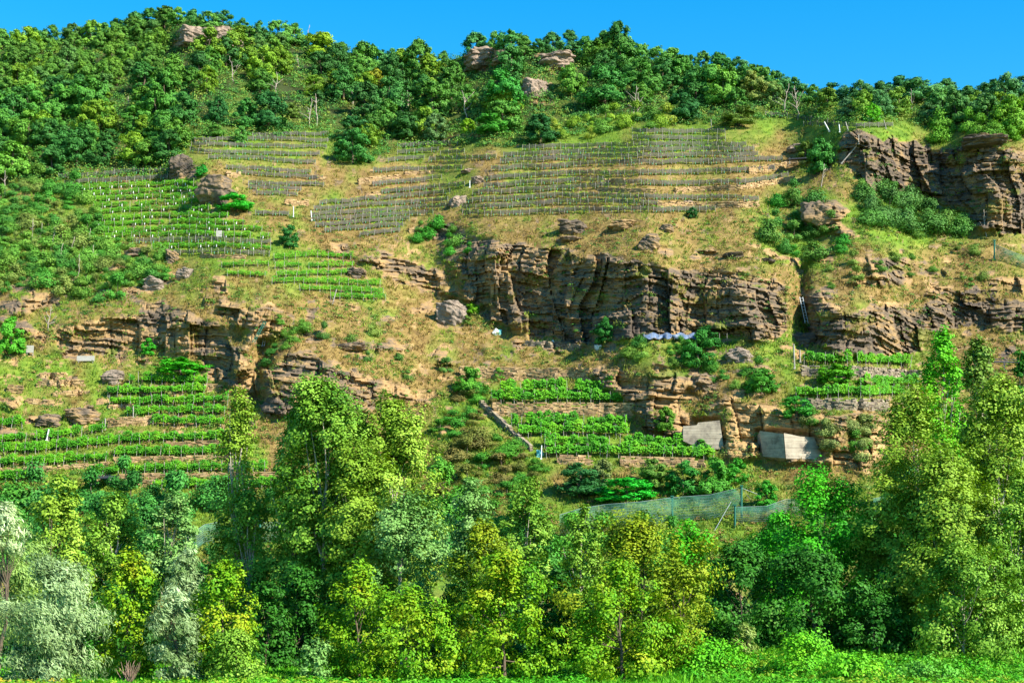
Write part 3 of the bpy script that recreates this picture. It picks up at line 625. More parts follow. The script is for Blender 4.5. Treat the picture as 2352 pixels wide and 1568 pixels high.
thicket([(1040,900),(1110,900),(1180,1000),(1260,1080),(1250,1140),(1000,1150),(1010,980)], 34, 26, 58, [(0.05,0.17,0.02),(0.14,0.14,0.03),(0.07,0.2,0.02),(0.17,0.13,0.04)],
        'mixed green and russet bush in the thicket beside the diagonal stone ridge', 'bushes of the diagonal thicket', flat=0.7, kind='thicket_bush')
thicket([(1960,440),(2060,440),(2180,490),(2235,530),(2200,560),(2060,545),(1975,510)], 30, 24, 66, [(0.07,0.16,0.03),(0.10,0.18,0.03),(0.06,0.13,0.03)],
        'olive green bush in the thicket under the upper right cliff', 'bushes under the upper right cliff', kind='thicket_bush')
thicket([(1750,470),(1840,450),(1930,500),(1960,590),(1860,600),(1760,600)], 42, 34, 56, [(0.05,0.15,0.025),(0.09,0.18,0.03),(0.04,0.2,0.02)],
        'green bush in the gully right of the terraces', 'bushes in the right gully', kind='thicket_bush')
thicket([(1200,300),(1360,270),(1450,260),(1560,290),(1460,310),(1300,325),(1210,325)], 40, 20, 46, [(0.16,0.24,0.02),(0.10,0.2,0.03),(0.22,0.25,0.03)],
        'yellow green shrub on the bright slope under the ridge wood', 'shrubs under the ridge wood')
thicket([(2160,290),(2352,300),(2352,340),(2250,320),(2150,330)], 40, 18, 52, [(0.10,0.22,0.02),(0.14,0.24,0.02)], 'yellow green shrub on top of the upper right cliff', 'shrubs on the upper right cliff')
thicket([(1420,800),(1560,790),(1640,850),(1780,860),(1820,900),(1700,900),(1560,860),(1440,830)], 44, 26, 42, [(0.06,0.17,0.02),(0.12,0.2,0.03),(0.04,0.14,0.02)],
        'rounded green shrub on the rocky knoll right of the central terraces', 'shrubs of the rocky knoll')
thicket([(700,740),(860,760),(1000,850),(1080,850),(1050,900),(930,890),(760,820)], 70, 40, 38, [(0.10,0.17,0.03),(0.16,0.2,0.04),(0.07,0.15,0.03)],
        'low olive shrub on the dry grass slope above the poplars', 'shrubs of the dry slope above the poplars')
thicket([(1060,500),(1090,560),(1070,640),(1040,600),(990,560),(920,560),(940,520)], 34, 28, 40, [(0.05,0.2,0.02),(0.10,0.2,0.03)], 'green shrub in the cleft left of the central cliff', 'shrubs of the cleft by the central cliff')
thicket([(1880,600),(2240,560),(2300,620),(2300,680),(2100,640),(1900,680)], 66, 36, 34, [(0.12,0.17,0.03),(0.07,0.15,0.02)], 'low shrub on the dry slope between the right cliffs', 'shrubs between the right cliffs')
thicket([(1840,970),(2020,980),(2010,1090),(1920,1060)], 40, 30, 48, [(0.07,0.18,0.02),(0.15,0.17,0.05)], 'low shrub on the cliff right of the concrete blocks', 'shrubs right of the concrete blocks')
thicket([(-20,1105),(620,1130),(620,1330),(-20,1330)], 60, 55, 92, [(0.05,0.17,0.03),(0.06,0.19,0.02),(0.03,0.12,0.02)], 'leafy green bush behind the left riverside trees', 'bushes behind the left riverside trees', kind='tall_bush')
thicket([(640,1130),(1300,1170),(1700,1230),(1700,1360),(640,1360)], 66, 60, 96, [(0.05,0.17,0.02),(0.03,0.12,0.02),(0.07,0.2,0.02)], 'leafy green bush behind the central riverside trees', 'bushes behind the central riverside trees', kind='tall_bush')
thicket([(1720,1200),(2360,1130),(2380,1360),(1720,1360)], 66, 60, 96, [(0.04,0.16,0.02),(0.03,0.11,0.02),(0.05,0.2,0.02)], 'leafy green bush behind the right riverside trees', 'bushes behind the right riverside trees', kind='tall_bush')
thicket([(640,740),(700,740),(690,800),(630,860),(610,840),(640,790)], 34, 26, 40, [(0.04,0.13,0.02),(0.08,0.17,0.02)], 'dark shrub growing in the left gully', 'shrubs in the left gully')

# ------------------------------------------------------------------ leafless trees
def bare_tree(u, v, hpx, label, seed, lean=0.0, spread=0.32, nb=9, name='dead_tree', mat=DEADWOOD, thick=0.022):
    rng = np.random.default_rng(seed); p = spt(np.array([u]), np.array([v]))[0]; h = hpx / ppm_at(p)
    r = thing(name, label, 'tree', p - np.array([0, 0, 0.2]))
    mb = MB(); t = np.linspace(0, 1, 8); wob = np.cumsum(rng.normal(size=(8, 2)) * 0.02 * h, 0); wob -= wob[:1]
    tr = np.stack([wob[:, 0] + lean * h * t, wob[:, 1], t * h], -1); mb.tube(tr, np.maximum(thick * h * (1 - 0.8 * t), 0.035), 6)
    obj('trunk', mb.mesh('trunk', mat, True), r)
    for k in range(nb):
        s = rng.uniform(0.3, 0.92); i = int(s * 7); a = rng.uniform(0, 6.28); ln = h * spread * (1.1 - s) * rng.uniform(0.7, 1.5)
        tt = np.linspace(0, 1, 5)[:, None]; d = np.array([math.cos(a), math.sin(a) * 0.6, rng.uniform(0.5, 1.2)])
        b = MB(); b.tube(tr[i] + tt * d * ln + tt ** 2 * rng.normal(size=3) * ln * 0.25, np.maximum(thick * h * 0.5 * np.linspace(1, 0.3, 5), 0.028), 5)
        obj('branch', b.mesh('branch', mat, True), r)
for i, (u, v, h, lab) in enumerate(DEAD): bare_tree(u, v, h, lab, 300 + i, lean=rs.uniform(-0.12, 0.12), nb=rs.randrange(6, 11))
for i, (u, v) in enumerate([(95,560),(118,575),(140,600),(165,590),(190,605),(215,605),(75,545),(150,560),(180,635),(205,570)]):
    bare_tree(u, v, rs.uniform(40, 62), 'pale bare upright stem in the left thicket', 340 + i, spread=0.2, nb=4, name='dead_sapling', thick=0.014); COL.objects  # stems
for o in COL.objects:
    if o.name.startswith('dead_sapling'): o['group'] = 'bare stems of the left thicket'

# ------------------------------------------------------------------ vine rows
def polyline(pts, step):
    pts = np.asarray(pts, float); d = np.r_[0, np.cumsum(np.hypot(*np.diff(pts, axis=0).T))]; n = max(2, int(d[-1] / step) + 1)
    s = np.linspace(0, d[-1], n); return np.interp(s, d, pts[:, 0]), np.interp(s, d, pts[:, 1])
def post_mesh(name, mat, r=0.05):
    mb = MB(); mb.tube([(0, 0, -0.1), (0, 0, 0.5), (0.01, 0, 0.97), (0.01, 0, 1.0)], [r, r, r * 0.9, r * 0.55], 6); return mb.mesh(name, mat)
POST = post_mesh('post', POSTWOOD, 0.035); WTUBE = post_mesh('grow_tube', WHITEP, 0.065); GTUBE = post_mesh('grow_tube', GREENP, 0.045); STEM = post_mesh('vine_stem', BARK, 0.05)
ORD = ['first', 'second', 'third', 'fourth', 'fifth', 'sixth', 'seventh', 'eighth', 'ninth', 'tenth', 'eleventh', 'twelfth', 'thirteenth', 'fourteenth', 'fifteenth', 'sixteenth', 'seventeenth', 'eighteenth']
VINEPAL = [(0.03, 0.12, 0.012), (0.05, 0.20, 0.015), (0.09, 0.27, 0.015), (0.17, 0.33, 0.02)]
SPARSE = [(0.06, 0.18, 0.015), (0.12, 0.27, 0.015), (0.22, 0.34, 0.025), (0.33, 0.32, 0.05)]
def vine_row(pts, h, style, label, group, seed, dens=1.0):
    rng = np.random.default_rng(seed); u, v = polyline(pts, 3.0); u = u + 0.0; v = v + h * 0.5 + (vnoise(np.stack([u / 40, u * 0, u * 0 + seed], -1), 2) - 0.5) * 4
    B = spt(u, v); m = 1 / ppm_at(B); Hm = (h * m)
    mid = B[len(B) // 2]; r = thing('vine_row', label, 'vine row', mid, 0, group); B = B - mid
    toward = unit(np.array([0.0, -1.0, 0.0])); L = len(u) * 3.0
    H_ = float(np.mean(Hm))
    def along(k):
        f = rng.uniform(0, len(B) - 1.001, k); i = f.astype(int); f = (f - i)[:, None]; return B[i] * (1 - f) + B[i + 1] * f, i
    if style == 'green': n = int(L * 24 * dens * h / 26); lo, hi, pal, th = 0.38, 1.05, VINEPAL, 0.36
    elif style == 'tube': n = int(L * 18 * dens); lo, hi, pal, th = 0.24, 1.0, VINEPAL, 0.3
    else: n = int(L * 7.0 * dens); lo, hi, pal, th = 0.1, 1.02, SPARSE, 0.28
    P_, i = along(n); tone = vnoise(np.stack([P_[:, 0] / 0.9, P_[:, 1], P_[:, 2] * 0], -1) + seed, 4); a = rng.uniform(0, 1, n)
    pl = np.floor(P_[:, 0] / 1.15 + 0.3 * P_[:, 1]); fp = P_[:, 0] / 1.15 + 0.3 * P_[:, 1] - pl; bulge = (0.72 + 0.42 * hash1(pl, seed)) * (0.86 + 0.2 * np.sin(np.pi * fp))
    P_ = P_ + np.array([0, 0, 1]) * ((lo + (hi - lo) * a) * H_ * np.where(a > .6, bulge, 1))[:, None]
    off = rng.normal(size=(n, 3)) * np.array([0.08, th * 0.6, 0.05]); P_ = P_ + off
    out = unit(off * np.array([0, 1, 0]) + np.array([0, -0.3, 0.3])); sz = max(0.14, H_ * 0.13); keep = (hash1(pl, seed + 5) > 0.035) & (rng.uniform(size=n) < 0.62 + 0.5 * np.sin(np.pi * fp)); P_, out, tone = P_[keep], out[keep], tone[keep]
    V, Q = leaves(P_, out, sz * 1.15, sz * 0.85, rng); obj('foliage', raw_mesh('foliage', V, Q, LEAF, palette(pal, tone, rng)), r)
    if style == 'net':
        k = len(B); up = np.array([0, 0, 1.]); top = B + up * (H_ * (0.93 + 0.06 * np.sin(np.arange(k) * 0.9 + seed)))[:, None] + toward * 0.22
        lowb = B + up * (H_ * (0.22 + 0.05 * np.cos(np.arange(k) * 0.7)))[:, None] + toward * 0.34; md = (top + lowb) / 2 + toward * (0.10 + 0.05 * rng.normal(size=k))[:, None]
        Vn = np.concatenate([top, md, lowb]); a = np.arange(k - 1); Qn = np.concatenate([np.stack([a, a + 1, a + 1 + k, a + k], -1), np.stack([a + k, a + k + 1, a + 1 + 2 * k, a + 2 * k], -1)])
        obj('netting', raw_mesh('netting', Vn, Qn, NETM, smooth=True), r)
    sp = {'green': 24, 'tube': 21, 'net': 17}[style]; npst = int(min(60, L / sp)); ii = np.clip(np.linspace(0, len(B) - 1, npst + 1) + rng.uniform(-1.3, 1.3, npst + 1), 0, len(B) - 1).astype(int)
    for j in ii:
        b = B[j]; o = obj('post', POST, r, b + toward * (0.4 if style == 'net' else 0.26)); o.scale = (1, 1, H_ * rng.uniform(0.9, 1.12)); o.rotation_euler = (rng.normal() * 0.05, rng.normal() * 0.06, 0)
    if style in ('tube', 'net'):
        tm = WTUBE if style == 'tube' else GTUBE
        for j in np.minimum(ii[:-1] + 2, len(B) - 1)[: 38]:
            if rng.uniform() < (0.5 if style == 'tube' else 0.6):
                o = obj('grow_tube', tm, r, B[j] + toward * 0.38); o.scale = (1, 1, H_ * rng.uniform(0.28, 0.42))
    else:
        for j in np.minimum(ii[:-1] + 2, len(B) - 1)[: 40]:
            o = obj('vine_stem', STEM, r, B[j] + toward * 0.1); o.scale = (1, 1, H_ * 0.45); o.rotation_euler = (0, rng.normal() * 0.15, 0)
    return r
BLOCKS = [
 ('white tube vine row of the upper left vineyard', 'vine rows of the upper left vineyard', 14, [
  ([(137,405),(260,396),(387,390)],'net'),([(150,418),(385,406)],'net'),([(165,431),(300,424),(445,419)],'tube'),([(190,445),(330,436),(455,431)],'tube'),([(200,457),(460,446)],'tube'),([(215,470),(465,460)],'tube'),
  ([(215,485),(350,478),(482,478)],'tube'),([(218,500),(370,494),(525,493)],'tube'),([(222,515),(400,508),(562,509)],'tube'),([(226,529),(420,521),(602,524)],'tube'),([(240,541),(430,534),(620,540)],'tube'),
  ([(300,553),(460,549),(622,554)],'net'),([(350,565),(500,562),(622,569)],'tube'),([(400,578),(520,576),(622,584)],'net'),([(510,606),(620,604)],'green'),([(520,628),(612,632)],'green')]),
 ('green vine row of the small vineyard left of the central cliff', 'vine rows left of the central cliff', 17, [
  ([(630,590),(720,586),(812,588)],'green'),([(632,609),(812,606)],'green'),([(636,628),(805,625)],'green'),([(625,645),(750,645),(876,650)],'green'),([(690,662),(880,668)],'green'),([(760,678),(886,683)],'green')]),
 ('netted vine row of the small upper left terraces', 'netted vine rows of the upper left terraces', 12, [
  ([(581,309),(756,307)],'net'),([(431,322),(600,318),(756,322)],'net'),([(441,332),(600,333),(752,337)],'net'),([(438,346),(580,350),(735,353)],'net'),([(479,359),(600,364),(725,372)],'net'),
  ([(520,383),(715,395)],'net'),([(544,395),(742,408)],'net'),([(571,420),(746,423)],'net'),([(571,429),(694,433)],'net'),([(588,441),(684,445)],'net'),([(588,488),(664,489)],'net')]),
 ('netted vine row of the middle terraces', 'netted vine rows of the middle terraces', 13, [
  ([(913,333),(1053,329)],'net'),([(913,348),(1009,342)],'net'),([(1012,351),(1067,348)],'net'),([(892,368),(974,361)],'net'),([(985,368),(1139,358)],'net'),([(858,390),(960,388),(1063,384)],'net'),
  ([(855,424),(930,416),(1015,407)],'net'),([(875,441),(960,432),(1067,421)],'net'),([(735,466),(880,453),(1036,441)],'net'),([(722,480),(880,466),(1029,457)],'net'),([(716,492),(870,481),(1029,471)],'net'),
  ([(716,504),(860,494),(995,486)],'net'),([(725,516),(830,508),(940,502)],'net'),([(745,530),(840,520),(926,515)],'net'),([(827,537),(920,528)],'net')]),
 ('netted vine row of the big central terraces', 'netted vine rows of the big central terraces', 14.5, [
  ([(1452,301),(1665,303)],'net'),([(1452,316),(1665,317)],'net'),([(1200,339),(1400,334),(1552,331),(1713,331)],'net'),([(1156,354),(1350,347),(1552,343),(1733,342)],'net'),([(1149,368),(1350,360),(1552,356),(1740,355)],'net'),
  ([(1128,386),(1340,376),(1552,371),(1798,364)],'net'),([(1112,408),(1300,398),(1552,396),(1780,386)],'net'),([(1112,427),(1250,417),(1388,411)],'net'),([(1436,418),(1552,420),(1700,417),(1812,401)],'net'),
  ([(1085,442),(1250,433),(1400,424)],'net'),([(1070,459),(1300,448),(1552,453),(1742,456)],'net'),([(1060,476),(1250,465),(1420,463),(1510,466)],'net'),([(1062,490),(1300,483),(1552,480),(1642,481)],'net')]),
 ('netted vine row of the top right terrace', 'netted vine rows of the top right terrace', 13, [([(1757,262),(1850,272),(1900,279)],'net'),([(1845,283),(1900,287),(2000,289),(2050,287)],'net')]),
 ('green vine row of the lower left vineyard', 'vine rows of the lower left vineyard', 25, [
  ([(298,870),(475,872)],'green'),([(246,898),(360,895),(472,893)],'green'),([(253,921),(390,920),(523,917)],'green'),([(291,945),(516,941)],'green'),([(349,967),(513,966)],'green'),([(-40,972),(55,971)],'green'),
  ([(-40,1011),(0,1008),(120,998),(239,982)],'green'),([(-40,1036),(110,1027),(240,1012),(380,1004),(520,1002)],'green'),([(263,1040),(390,1037),(523,1034)],'green'),([(-40,1062),(120,1057),(246,1048)],'green'),
  ([(205,1083),(273,1079)],'green'),([(282,1077),(450,1073),(636,1072)],'green'),([(352,1113),(500,1111),(650,1110)],'green'),([(-40,1096),(100,1091)],'green')]),
 ('tall green vine row of the central stone terraces', 'vine rows of the central stone terraces', 32, [
  ([(1150,891),(1280,887),(1405,890)],'green'),([(1130,912),(1280,910),(1432,915)],'green'),([(1175,968),(1310,966),(1438,970)],'green'),([(1192,988),(1310,985),(1442,990)],'green'),
  ([(1250,1015),(1400,1014),(1580,1018)],'green'),([(1255,1035),(1440,1034),(1640,1042)],'green')]),
 ('green vine row of the right stone terraces', 'vine rows of the right stone terraces', 28, [([(1846,824),(1960,826),(2090,829)],'green'),([(1976,877),(2110,877)],'green'),([(1828,902),(1940,900),(2075,900)],'green')]),
]
sd = 1000
for what, grp, h, rows in BLOCKS:
    for k, (pts, st) in enumerate(rows):
        w = what if (st != 'net' or 'netted' in what) else what.replace('white tube', 'netted'); w = w.replace('white tube vine', 'green vine') if st == 'green' else w
        vine_row(pts, h, st, '%s %s from the top' % (ORD[k], w), grp, sd); sd += 1

# ------------------------------------------------------------------ dry stone walls
def stone_wall(pts, hpx, label, mat=WALLM, seed=0, thick=0.5, course=0.17, name='stone_wall'):
    rng = np.random.default_rng(seed); u, v = polyline(pts, 4.0); B = spt(u, v + hpx * 0.5); m = 1 / ppm_at(B); H = float(np.mean(hpx * m))
    d = np.r_[0, np.cumsum(np.linalg.norm(np.diff(B, axis=0), axis=1))]; L = d[-1]; mb = MB(); cols = []
    def pos(s): return np.array([np.interp(s, d, B[:, k]) for k in range(3)])
    nc = max(3, int(H / course)); z = -0.3
    while z < H:
        ch = course * rng.uniform(0.7, 1.35); s = rng.uniform(-0.2, 0.1)
        while s < L:
            ln = rng.uniform(0.2, 0.75); c = pos(min(max(s + ln / 2, 0), L)); t = pos(min(s + ln, L)) - pos(max(s, 0)); t = unit(t * np.array([1, 1, 1.0]) + 1e-6)
            nrm = unit(np.cross(t, [0, 0, 1.])); up = np.cross(nrm, t)
            ax = np.stack([t, nrm, up]); jit = rng.normal() * 0.05
            if not (z > H * 0.75 and rng.uniform() < 0.25):
                mb.box(c + np.array([0, 0, z + ch / 2]) + nrm * (jit - 0.15), (ln / 2 * 0.95, thick / 2, ch / 2 * 0.92), ax)
                cols += [np.clip(rng.normal(1, 0.2), 0.55, 1.5) * np.array([1, rng.uniform(0.92, 1.04), rng.uniform(0.85, 1.05)])] * 6
            s += ln
        z += ch
    me = raw_mesh(name, np.concatenate(mb.V), np.concatenate(mb.Q), mat, np.array(cols))
    return tag(obj(name, me), label, 'stone wall')
WALLS = [([(1057,853),(1200,858),(1351,858)],28,'long ochre dry stone wall above the central vine terraces'),([(1132,941),(1300,941),(1452,943)],30,'tall pale dry stone wall between the two central vine terraces'),
 ([(1282,1056),(1356,1058)],20,'short stone wall under the lowest central vines, left piece'),([(1426,1060),(1520,1062),(1615,1064)],20,'low stone wall under the lowest central vines, right piece'),
 ([(1101,924),(1160,980),(1217,1030)],11,'narrow stone ridge running diagonally down beside the thicket',WALLGREY),
 ([(1843,852),(1960,853),(2110,862)],24,'dark stone wall under the top right vine row',WALLGREY),([(1840,928),(1940,928),(2040,930)],24,'grey stone wall under the lower right vine row',WALLGREY),
 ([(246,972),(300,968),(349,965)],20,'ochre stone wall in a gap of the lower left vine rows'),([(85,880),(190,878)],16,'low ochre wall at the top of the lower left terraces'),([(90,862),(150,860)],10,'short rubble wall under the grey board'),
 ([(18,893),(48,895)],18,'small square wall piece at the left edge of the terraces'),([(120,905),(185,902)],9,'thin stone wall above the rocky knob'),([(380,1020),(520,1018)],12,'stone wall under the long lower left vine row'),
 ([(262,1056),(400,1053),(523,1051)],11,'stone wall under the ninth lower left vine row'),([(-30,1082),(120,1076),(246,1066)],10,'stone wall running in from the left edge under the vines'),
 ([(200,1098),(340,1093),(520,1090),(640,1090)],12,'long stone wall under the lower left vines behind the slim poplar'),([(290,1108),(352,1112)],16,'rubble wall beside the shelter roof'),([(250,934),(300,932)],10,'short stone wall left of the fourth lower left vine row'),
 ([(470,892),(505,890)],14,'stone patch at the right end of the top lower left rows'),([(60,920),(120,925)],12,'broken wall by the left edge under the dry grass'),
 ([(824,417),(870,412),(920,408)],15,'ochre retaining wall at the left of the middle terraces'),([(930,398),(985,396)],8,'short wall above the seventh middle vine row'),([(838,450),(872,448)],18,'small ochre wall piece beside the middle vine rows'),
 ([(1552,437),(1700,430),(1822,410)],13,'long ochre wall curving up right under the big central terraces'),([(1388,418),(1436,418)],15,'wall filling the gap between two netted rows'),([(1372,433),(1440,437),(1505,438)],9,'low rubble wall in the middle of the big terraces'),
 ([(1510,470),(1600,472),(1740,470)],12,'stone wall at the lower right of the big terraces'),([(1720,392),(1790,382),(1830,372)],16,'reddish wall in front of the dark shelter'),([(655,465),(706,466)],14,'ochre wall under the upper left netted terraces'),
 ([(712,408),(745,412)],10,'wall at the right end of the upper left terraces'),([(520,400),(550,402)],12,'small wall beside the upper left rocks'),([(1050,315),(1150,305)],8,'long thin rubble strip at the edge of the wood'),
 ([(940,530),(1000,515)],9,'rubble wall at the right of the lowest middle row'),([(1205,786),(1330,798)],14,'grey stone wall at the foot of the central cliff',WALLGREY),([(460,587),(560,590)],9,'thin wall under the upper left vineyard')]
for i, a in enumerate(WALLS): stone_wall(a[0], a[1], a[2], a[3] if len(a) > 3 else WALLM, 500 + i)

# ------------------------------------------------------------------ boulders and outcrops
def boulder(u, v, wpx, hpx, label, seed, oc=0.0, tilt=0.2, name='boulder', mat=ROCK, soft=0.0):
    rng = np.random.default_rng(seed); p = spt(np.array([u]), np.array([v]))[0]; m = 1 / ppm_at(p); w, h = wpx * m, hpx * m
    k = 26; a = np.linspace(-1, 1, k); V = []; Q = []; n = 0
    for ax in range(3):
        for sg in (-1, 1):
            A, B_ = np.meshgrid(a, a); Cc = np.full_like(A, sg); c = [None] * 3; c[ax] = Cc; c[(ax + 1) % 3] = A; c[(ax + 2) % 3] = B_
            V.append(np.stack(c, -1).reshape(-1, 3)); i = np.arange(k * k).reshape(k, k); q = np.stack([i[:-1, :-1], i[:-1, 1:], i[1:, 1:], i[1:, :-1]], -1).reshape(-1, 4)
            Q.append((q if sg > 0 else q[:, ::-1]) + n); n += k * k
    V = np.concatenate(V); s = unit(V); V = V * 0.45 + s * 0.75
    V = V * (0.5 + 1.0 * fbm(s * 1.5 + seed, 3, seed))[:, None]
    lay = np.floor((V[:, 2] + tilt * V[:, 0]) * 5 + (vnoise(s * 3, seed) - 0.5)); V[:, :2] *= (0.92 + 0.15 * hash1(lay, seed) * (1 - soft))[:, None]
    V += s * ((fbm(s * 5 + 3, 2, seed + 4) - 0.5) * 0.22)[:, None]
    V = V * np.array([w / 2, w / 2.4, h / 1.7]) ; V[:, 2] += h * 0.14
    me = raw_mesh(name, V, np.concatenate(Q), mat, attrs={'ochre': np.full(len(V), oc)})
    o = obj(name, me, None, p); o.rotation_euler = (0, 0, rng.uniform(-0.5, 0.5)); return tag(o, label, 'rock')
PALEROCK = simple('pale_rock', (0.12, 0.09, 0.068), (0.34, 0.25, 0.18), 1.5, 0.9, 0.4); GREYROCK = simple('grey_rock', (0.13, 0.10, 0.08), (0.28, 0.22, 0.165), 1.5, 0.9, 0.5)
for i, a in enumerate([(1040,735,58,46,'large smooth grey boulder left of the central cliff',GREYROCK),(1050,470,30,24,'white boulder between the middle and big terraces',PALEROCK),(1318,530,52,30,'tilted rock on the grass above the central cliff'),
  (1432,522,50,18,'flat rock ledge above the central cliff'),(1490,568,36,36,'square rock block above the central cliff'),(1530,530,26,16,'small rock right of the square block'),(1310,552,46,10,'flat slab lying above the cliff edge',PALEROCK),
  (262,872,44,26,'rounded rock above the lower left vines',GREYROCK),(185,962,62,30,'rocky knob between the lower left vine rows'),(110,970,46,22,'low rock left of the rocky knob'),(350,660,40,26,'flat topped rock on the left dry slope',GREYROCK),
  (395,600,22,30,'dark upright rock at the foot of the upper left vineyard'),(425,635,28,24,'small stacked rock beside the yellow grass',GREYROCK),(315,585,40,16,'rock edge above the left thicket'),(1697,822,44,28,'leaning grey slab on the rocky knoll',GREYROCK),
  (1615,885,50,30,'layered rock on the knoll slope'),(1685,590,36,12,'small dark rock on the grass right of the cliff top'),(1760,600,28,8,'small stone on the grass slope'),(820,632,40,22,'dark rock behind the small green vineyard'),
  (1098,418,26,14,'pale boulder at the left end of the big terraces',PALEROCK),(1075,395,24,8,'flat pale stone in the middle terraces',PALEROCK),(420,395,48,42,'dark jagged rock at the right end of the top left rows'),(492,448,58,52,'leaning layered rock in the upper left vineyard'),
  (810,800,50,14,'low rock shelf on the dry slope'),(2262,330,80,20,'dark rock shelf on top of the upper right cliff'),(1880,500,60,40,'dark rock in the right gully'),(1830,345,36,16,'pale rubble left of the upper right tree',PALEROCK),
  (1850,790,60,30,'rock wedge at the foot of the right gully'),(445,92,60,34,'left rock of the upper left summit outcrop',PALEROCK),(512,98,62,40,'right rock of the upper left summit outcrop',PALEROCK),(475,85,40,24,'middle rock of the upper left summit outcrop',GREYROCK),
  (1110,145,70,38,'left rock of the central summit outcrop',PALEROCK),(1160,135,44,24,'dark top rock of the central summit outcrop'),(1275,152,70,36,'right rock of the central summit outcrop',PALEROCK),(1232,215,50,40,'lower rock of the central summit outcrop',PALEROCK),
  (1585,470,20,12,'small stone at the lower end of the big terraces',PALEROCK)]):
    boulder(a[0], a[1], a[2], a[3], a[4], 600 + i, oc=rs.uniform(-0.09, -0.01), tilt=rs.uniform(-0.4, 0.5), mat=a[5] if len(a) > 5 else ROCK)

# ------------------------------------------------------------------ concrete blocks
def prism(name, front_px, depths, thick, label, cat, mat, back=(0, 1, -0.25)):
    pts = np.array([at_depth(u, v, y) for (u, v), y in zip(front_px, depths)]); n = len(pts); o0 = pts.mean(0)
    A = pts - o0; B_ = A + np.array(back) * thick; V = np.concatenate([A, B_]); me = bpy.data.meshes.new(name)
    f = [list(range(n)), list(range(2 * n - 1, n - 1, -1))] + [[i, (i + n), ((i + 1) % n) + n, (i + 1) % n] for i in range(n)]
    me.from_pydata([tuple(x) for x in V], [], f); me.materials.append(mat); me.update()
    return me, o0
def concrete_wall(label, panels, thick):
    yb = None; r = None
    for k, (px, dep) in enumerate(panels):
        me, o0 = prism('panel', px, dep, thick, label, 'wall', CONCRETE)
        if r is None: r = thing('concrete_wall', label, 'concrete block', o0); base = o0
        obj('panel', me, r, o0 - base)
def near(u, v, d=1.5): return float(spt(np.array([float(u)]), np.array([float(v)]))[0, 1]) - d
y1 = np.median([near(a, 1038, 0) for a in range(1575, 1665, 8)]) - 0.2
concrete_wall('pale concrete block with stepped edge above the lowest central vines', [([(1569,1012),(1569,978),(1600,976),(1604,970),(1653,965),(1659,1005),(1663,1033),(1600,1026)], [y1] * 8)], 5)
y2 = np.median([near(a, 1059, 0) for a in range(1750, 1895, 8)]) + 0.5
concrete_wall('wide concrete block with shaded left panel right of the ochre rock', [([(1745,989),(1799,996),(1804,1052),(1752,1048)], [y2 + 1.2, y2 - 1.2, y2 - 1.2, y2 + 1.2]),
              ([(1800.5,994),(1838,1002),(1870,1004),(1893,1054),(1805.5,1053)], [y2 - 1.2, y2 - 0.2, y2 + 0.6, y2 + 0.6, y2 - 1.2])], 5)

# ------------------------------------------------------------------ rockfall nets
def rock_net(label, top, hpx, posts, seed, sag=0.3, cables=()):
    rng = np.random.default_rng(seed); u, v = polyline(top, 5.0); k = len(u); Bs = spt(u, v + hpx); base_y = np.minimum(Bs[:, 1], np.median(Bs[:, 1]) + 1.5)
    T = at_depth(u, v, base_y - 0.5); Bt = at_depth(u, v + hpx, base_y); mid0 = Bt[k // 2]
    r = thing('rockfall_net', label, 'net fence', mid0)
    rows = 7; V = np.concatenate([(T * (1 - t) + Bt * t) - mid0 + np.array([0, -0.35 * math.sin(math.pi * t), 0]) for t in np.linspace(0, 1, rows)])
    V[:, 1] += (vnoise(V * 0.8 + 9, seed) - 0.5) * 0.4
    a = np.arange(k - 1); Q = np.concatenate([np.stack([a, a + 1, a + 1 + k, a + k], -1) + k * j for j in range(rows - 1)])
    obj('mesh_panel', raw_mesh('mesh_panel', V, Q, GREENNET, smooth=True), r)
    c = MB(); c.tube(T - mid0, 0.03, 5); obj('top_cable', c.mesh('top_cable', WIRE), r)
    wv_ = MB()                                                        # the horizontal strands one can make out
    for t in np.linspace(0.12, 0.96, 9): wv_.tube((T * (1 - t) + Bt * t) - mid0 + np.array([0, -0.42 * math.sin(math.pi * t), 0]), 0.013, 4)
    obj('wire_strands', wv_.mesh('wire_strands', WIRE), r)
    for (pu, pv, pb) in posts:
        y = float(np.interp(pu, u, base_y)) - 0.6; a_, b_ = at_depth(pu, pb, y), at_depth(pu, pv, y)
        m = MB(); m.tube([a_ - mid0 - np.array([0, 0, 0.6]), a_ - mid0, b_ - mid0], 0.13, 6); m.box(b_ - mid0 + np.array([0, 0, 0.05]), (0.19, 0.19, 0.06)); obj('post', m.mesh('post', TEAL), r)
    for (a_, b_) in cables:
        y = float(np.interp(a_[0], u, base_y)) - 0.6; m = MB(); e = spt(np.array([float(b_[0])]), np.array([float(b_[1])]))[0]
        m.tube([at_depth(a_[0], a_[1], y) - mid0, e - mid0], 0.03, 5); obj('guy_cable', m.mesh('guy_cable', STEEL), r)
rock_net('long sagging green rockfall net behind the central riverside trees', [(1285,1182),(1330,1168),(1390,1158),(1470,1152),(1544,1142),(1630,1136),(1703,1119)], 56, [(1544,1140,1200),(1703,1116,1176)], 1, cables=[((1703,1120),(1775,1148)),((1703,1120),(1735,1160)),((1680,1150),(1640,1220))])
rock_net('lower rockfall net right of the tall teal post', [(1688,1164),(1760,1162),(1806,1146),(1850,1150)], 40, [(1688,1160,1222)], 2)
rock_net('rockfall net glimpsed left of the right poplars', [(2005,1145),(2040,1138),(2085,1142)], 44, [(2085,1136,1196)], 3)
rock_net('rockfall net glimpsed left of the big poplar', [(595,1200),(640,1198),(690,1202)], 46, [(597,1196,1250)], 4)
rock_net('dark rockfall net behind the silver willow', [(420,1240),(470,1204),(505,1198)], 46, [], 5)
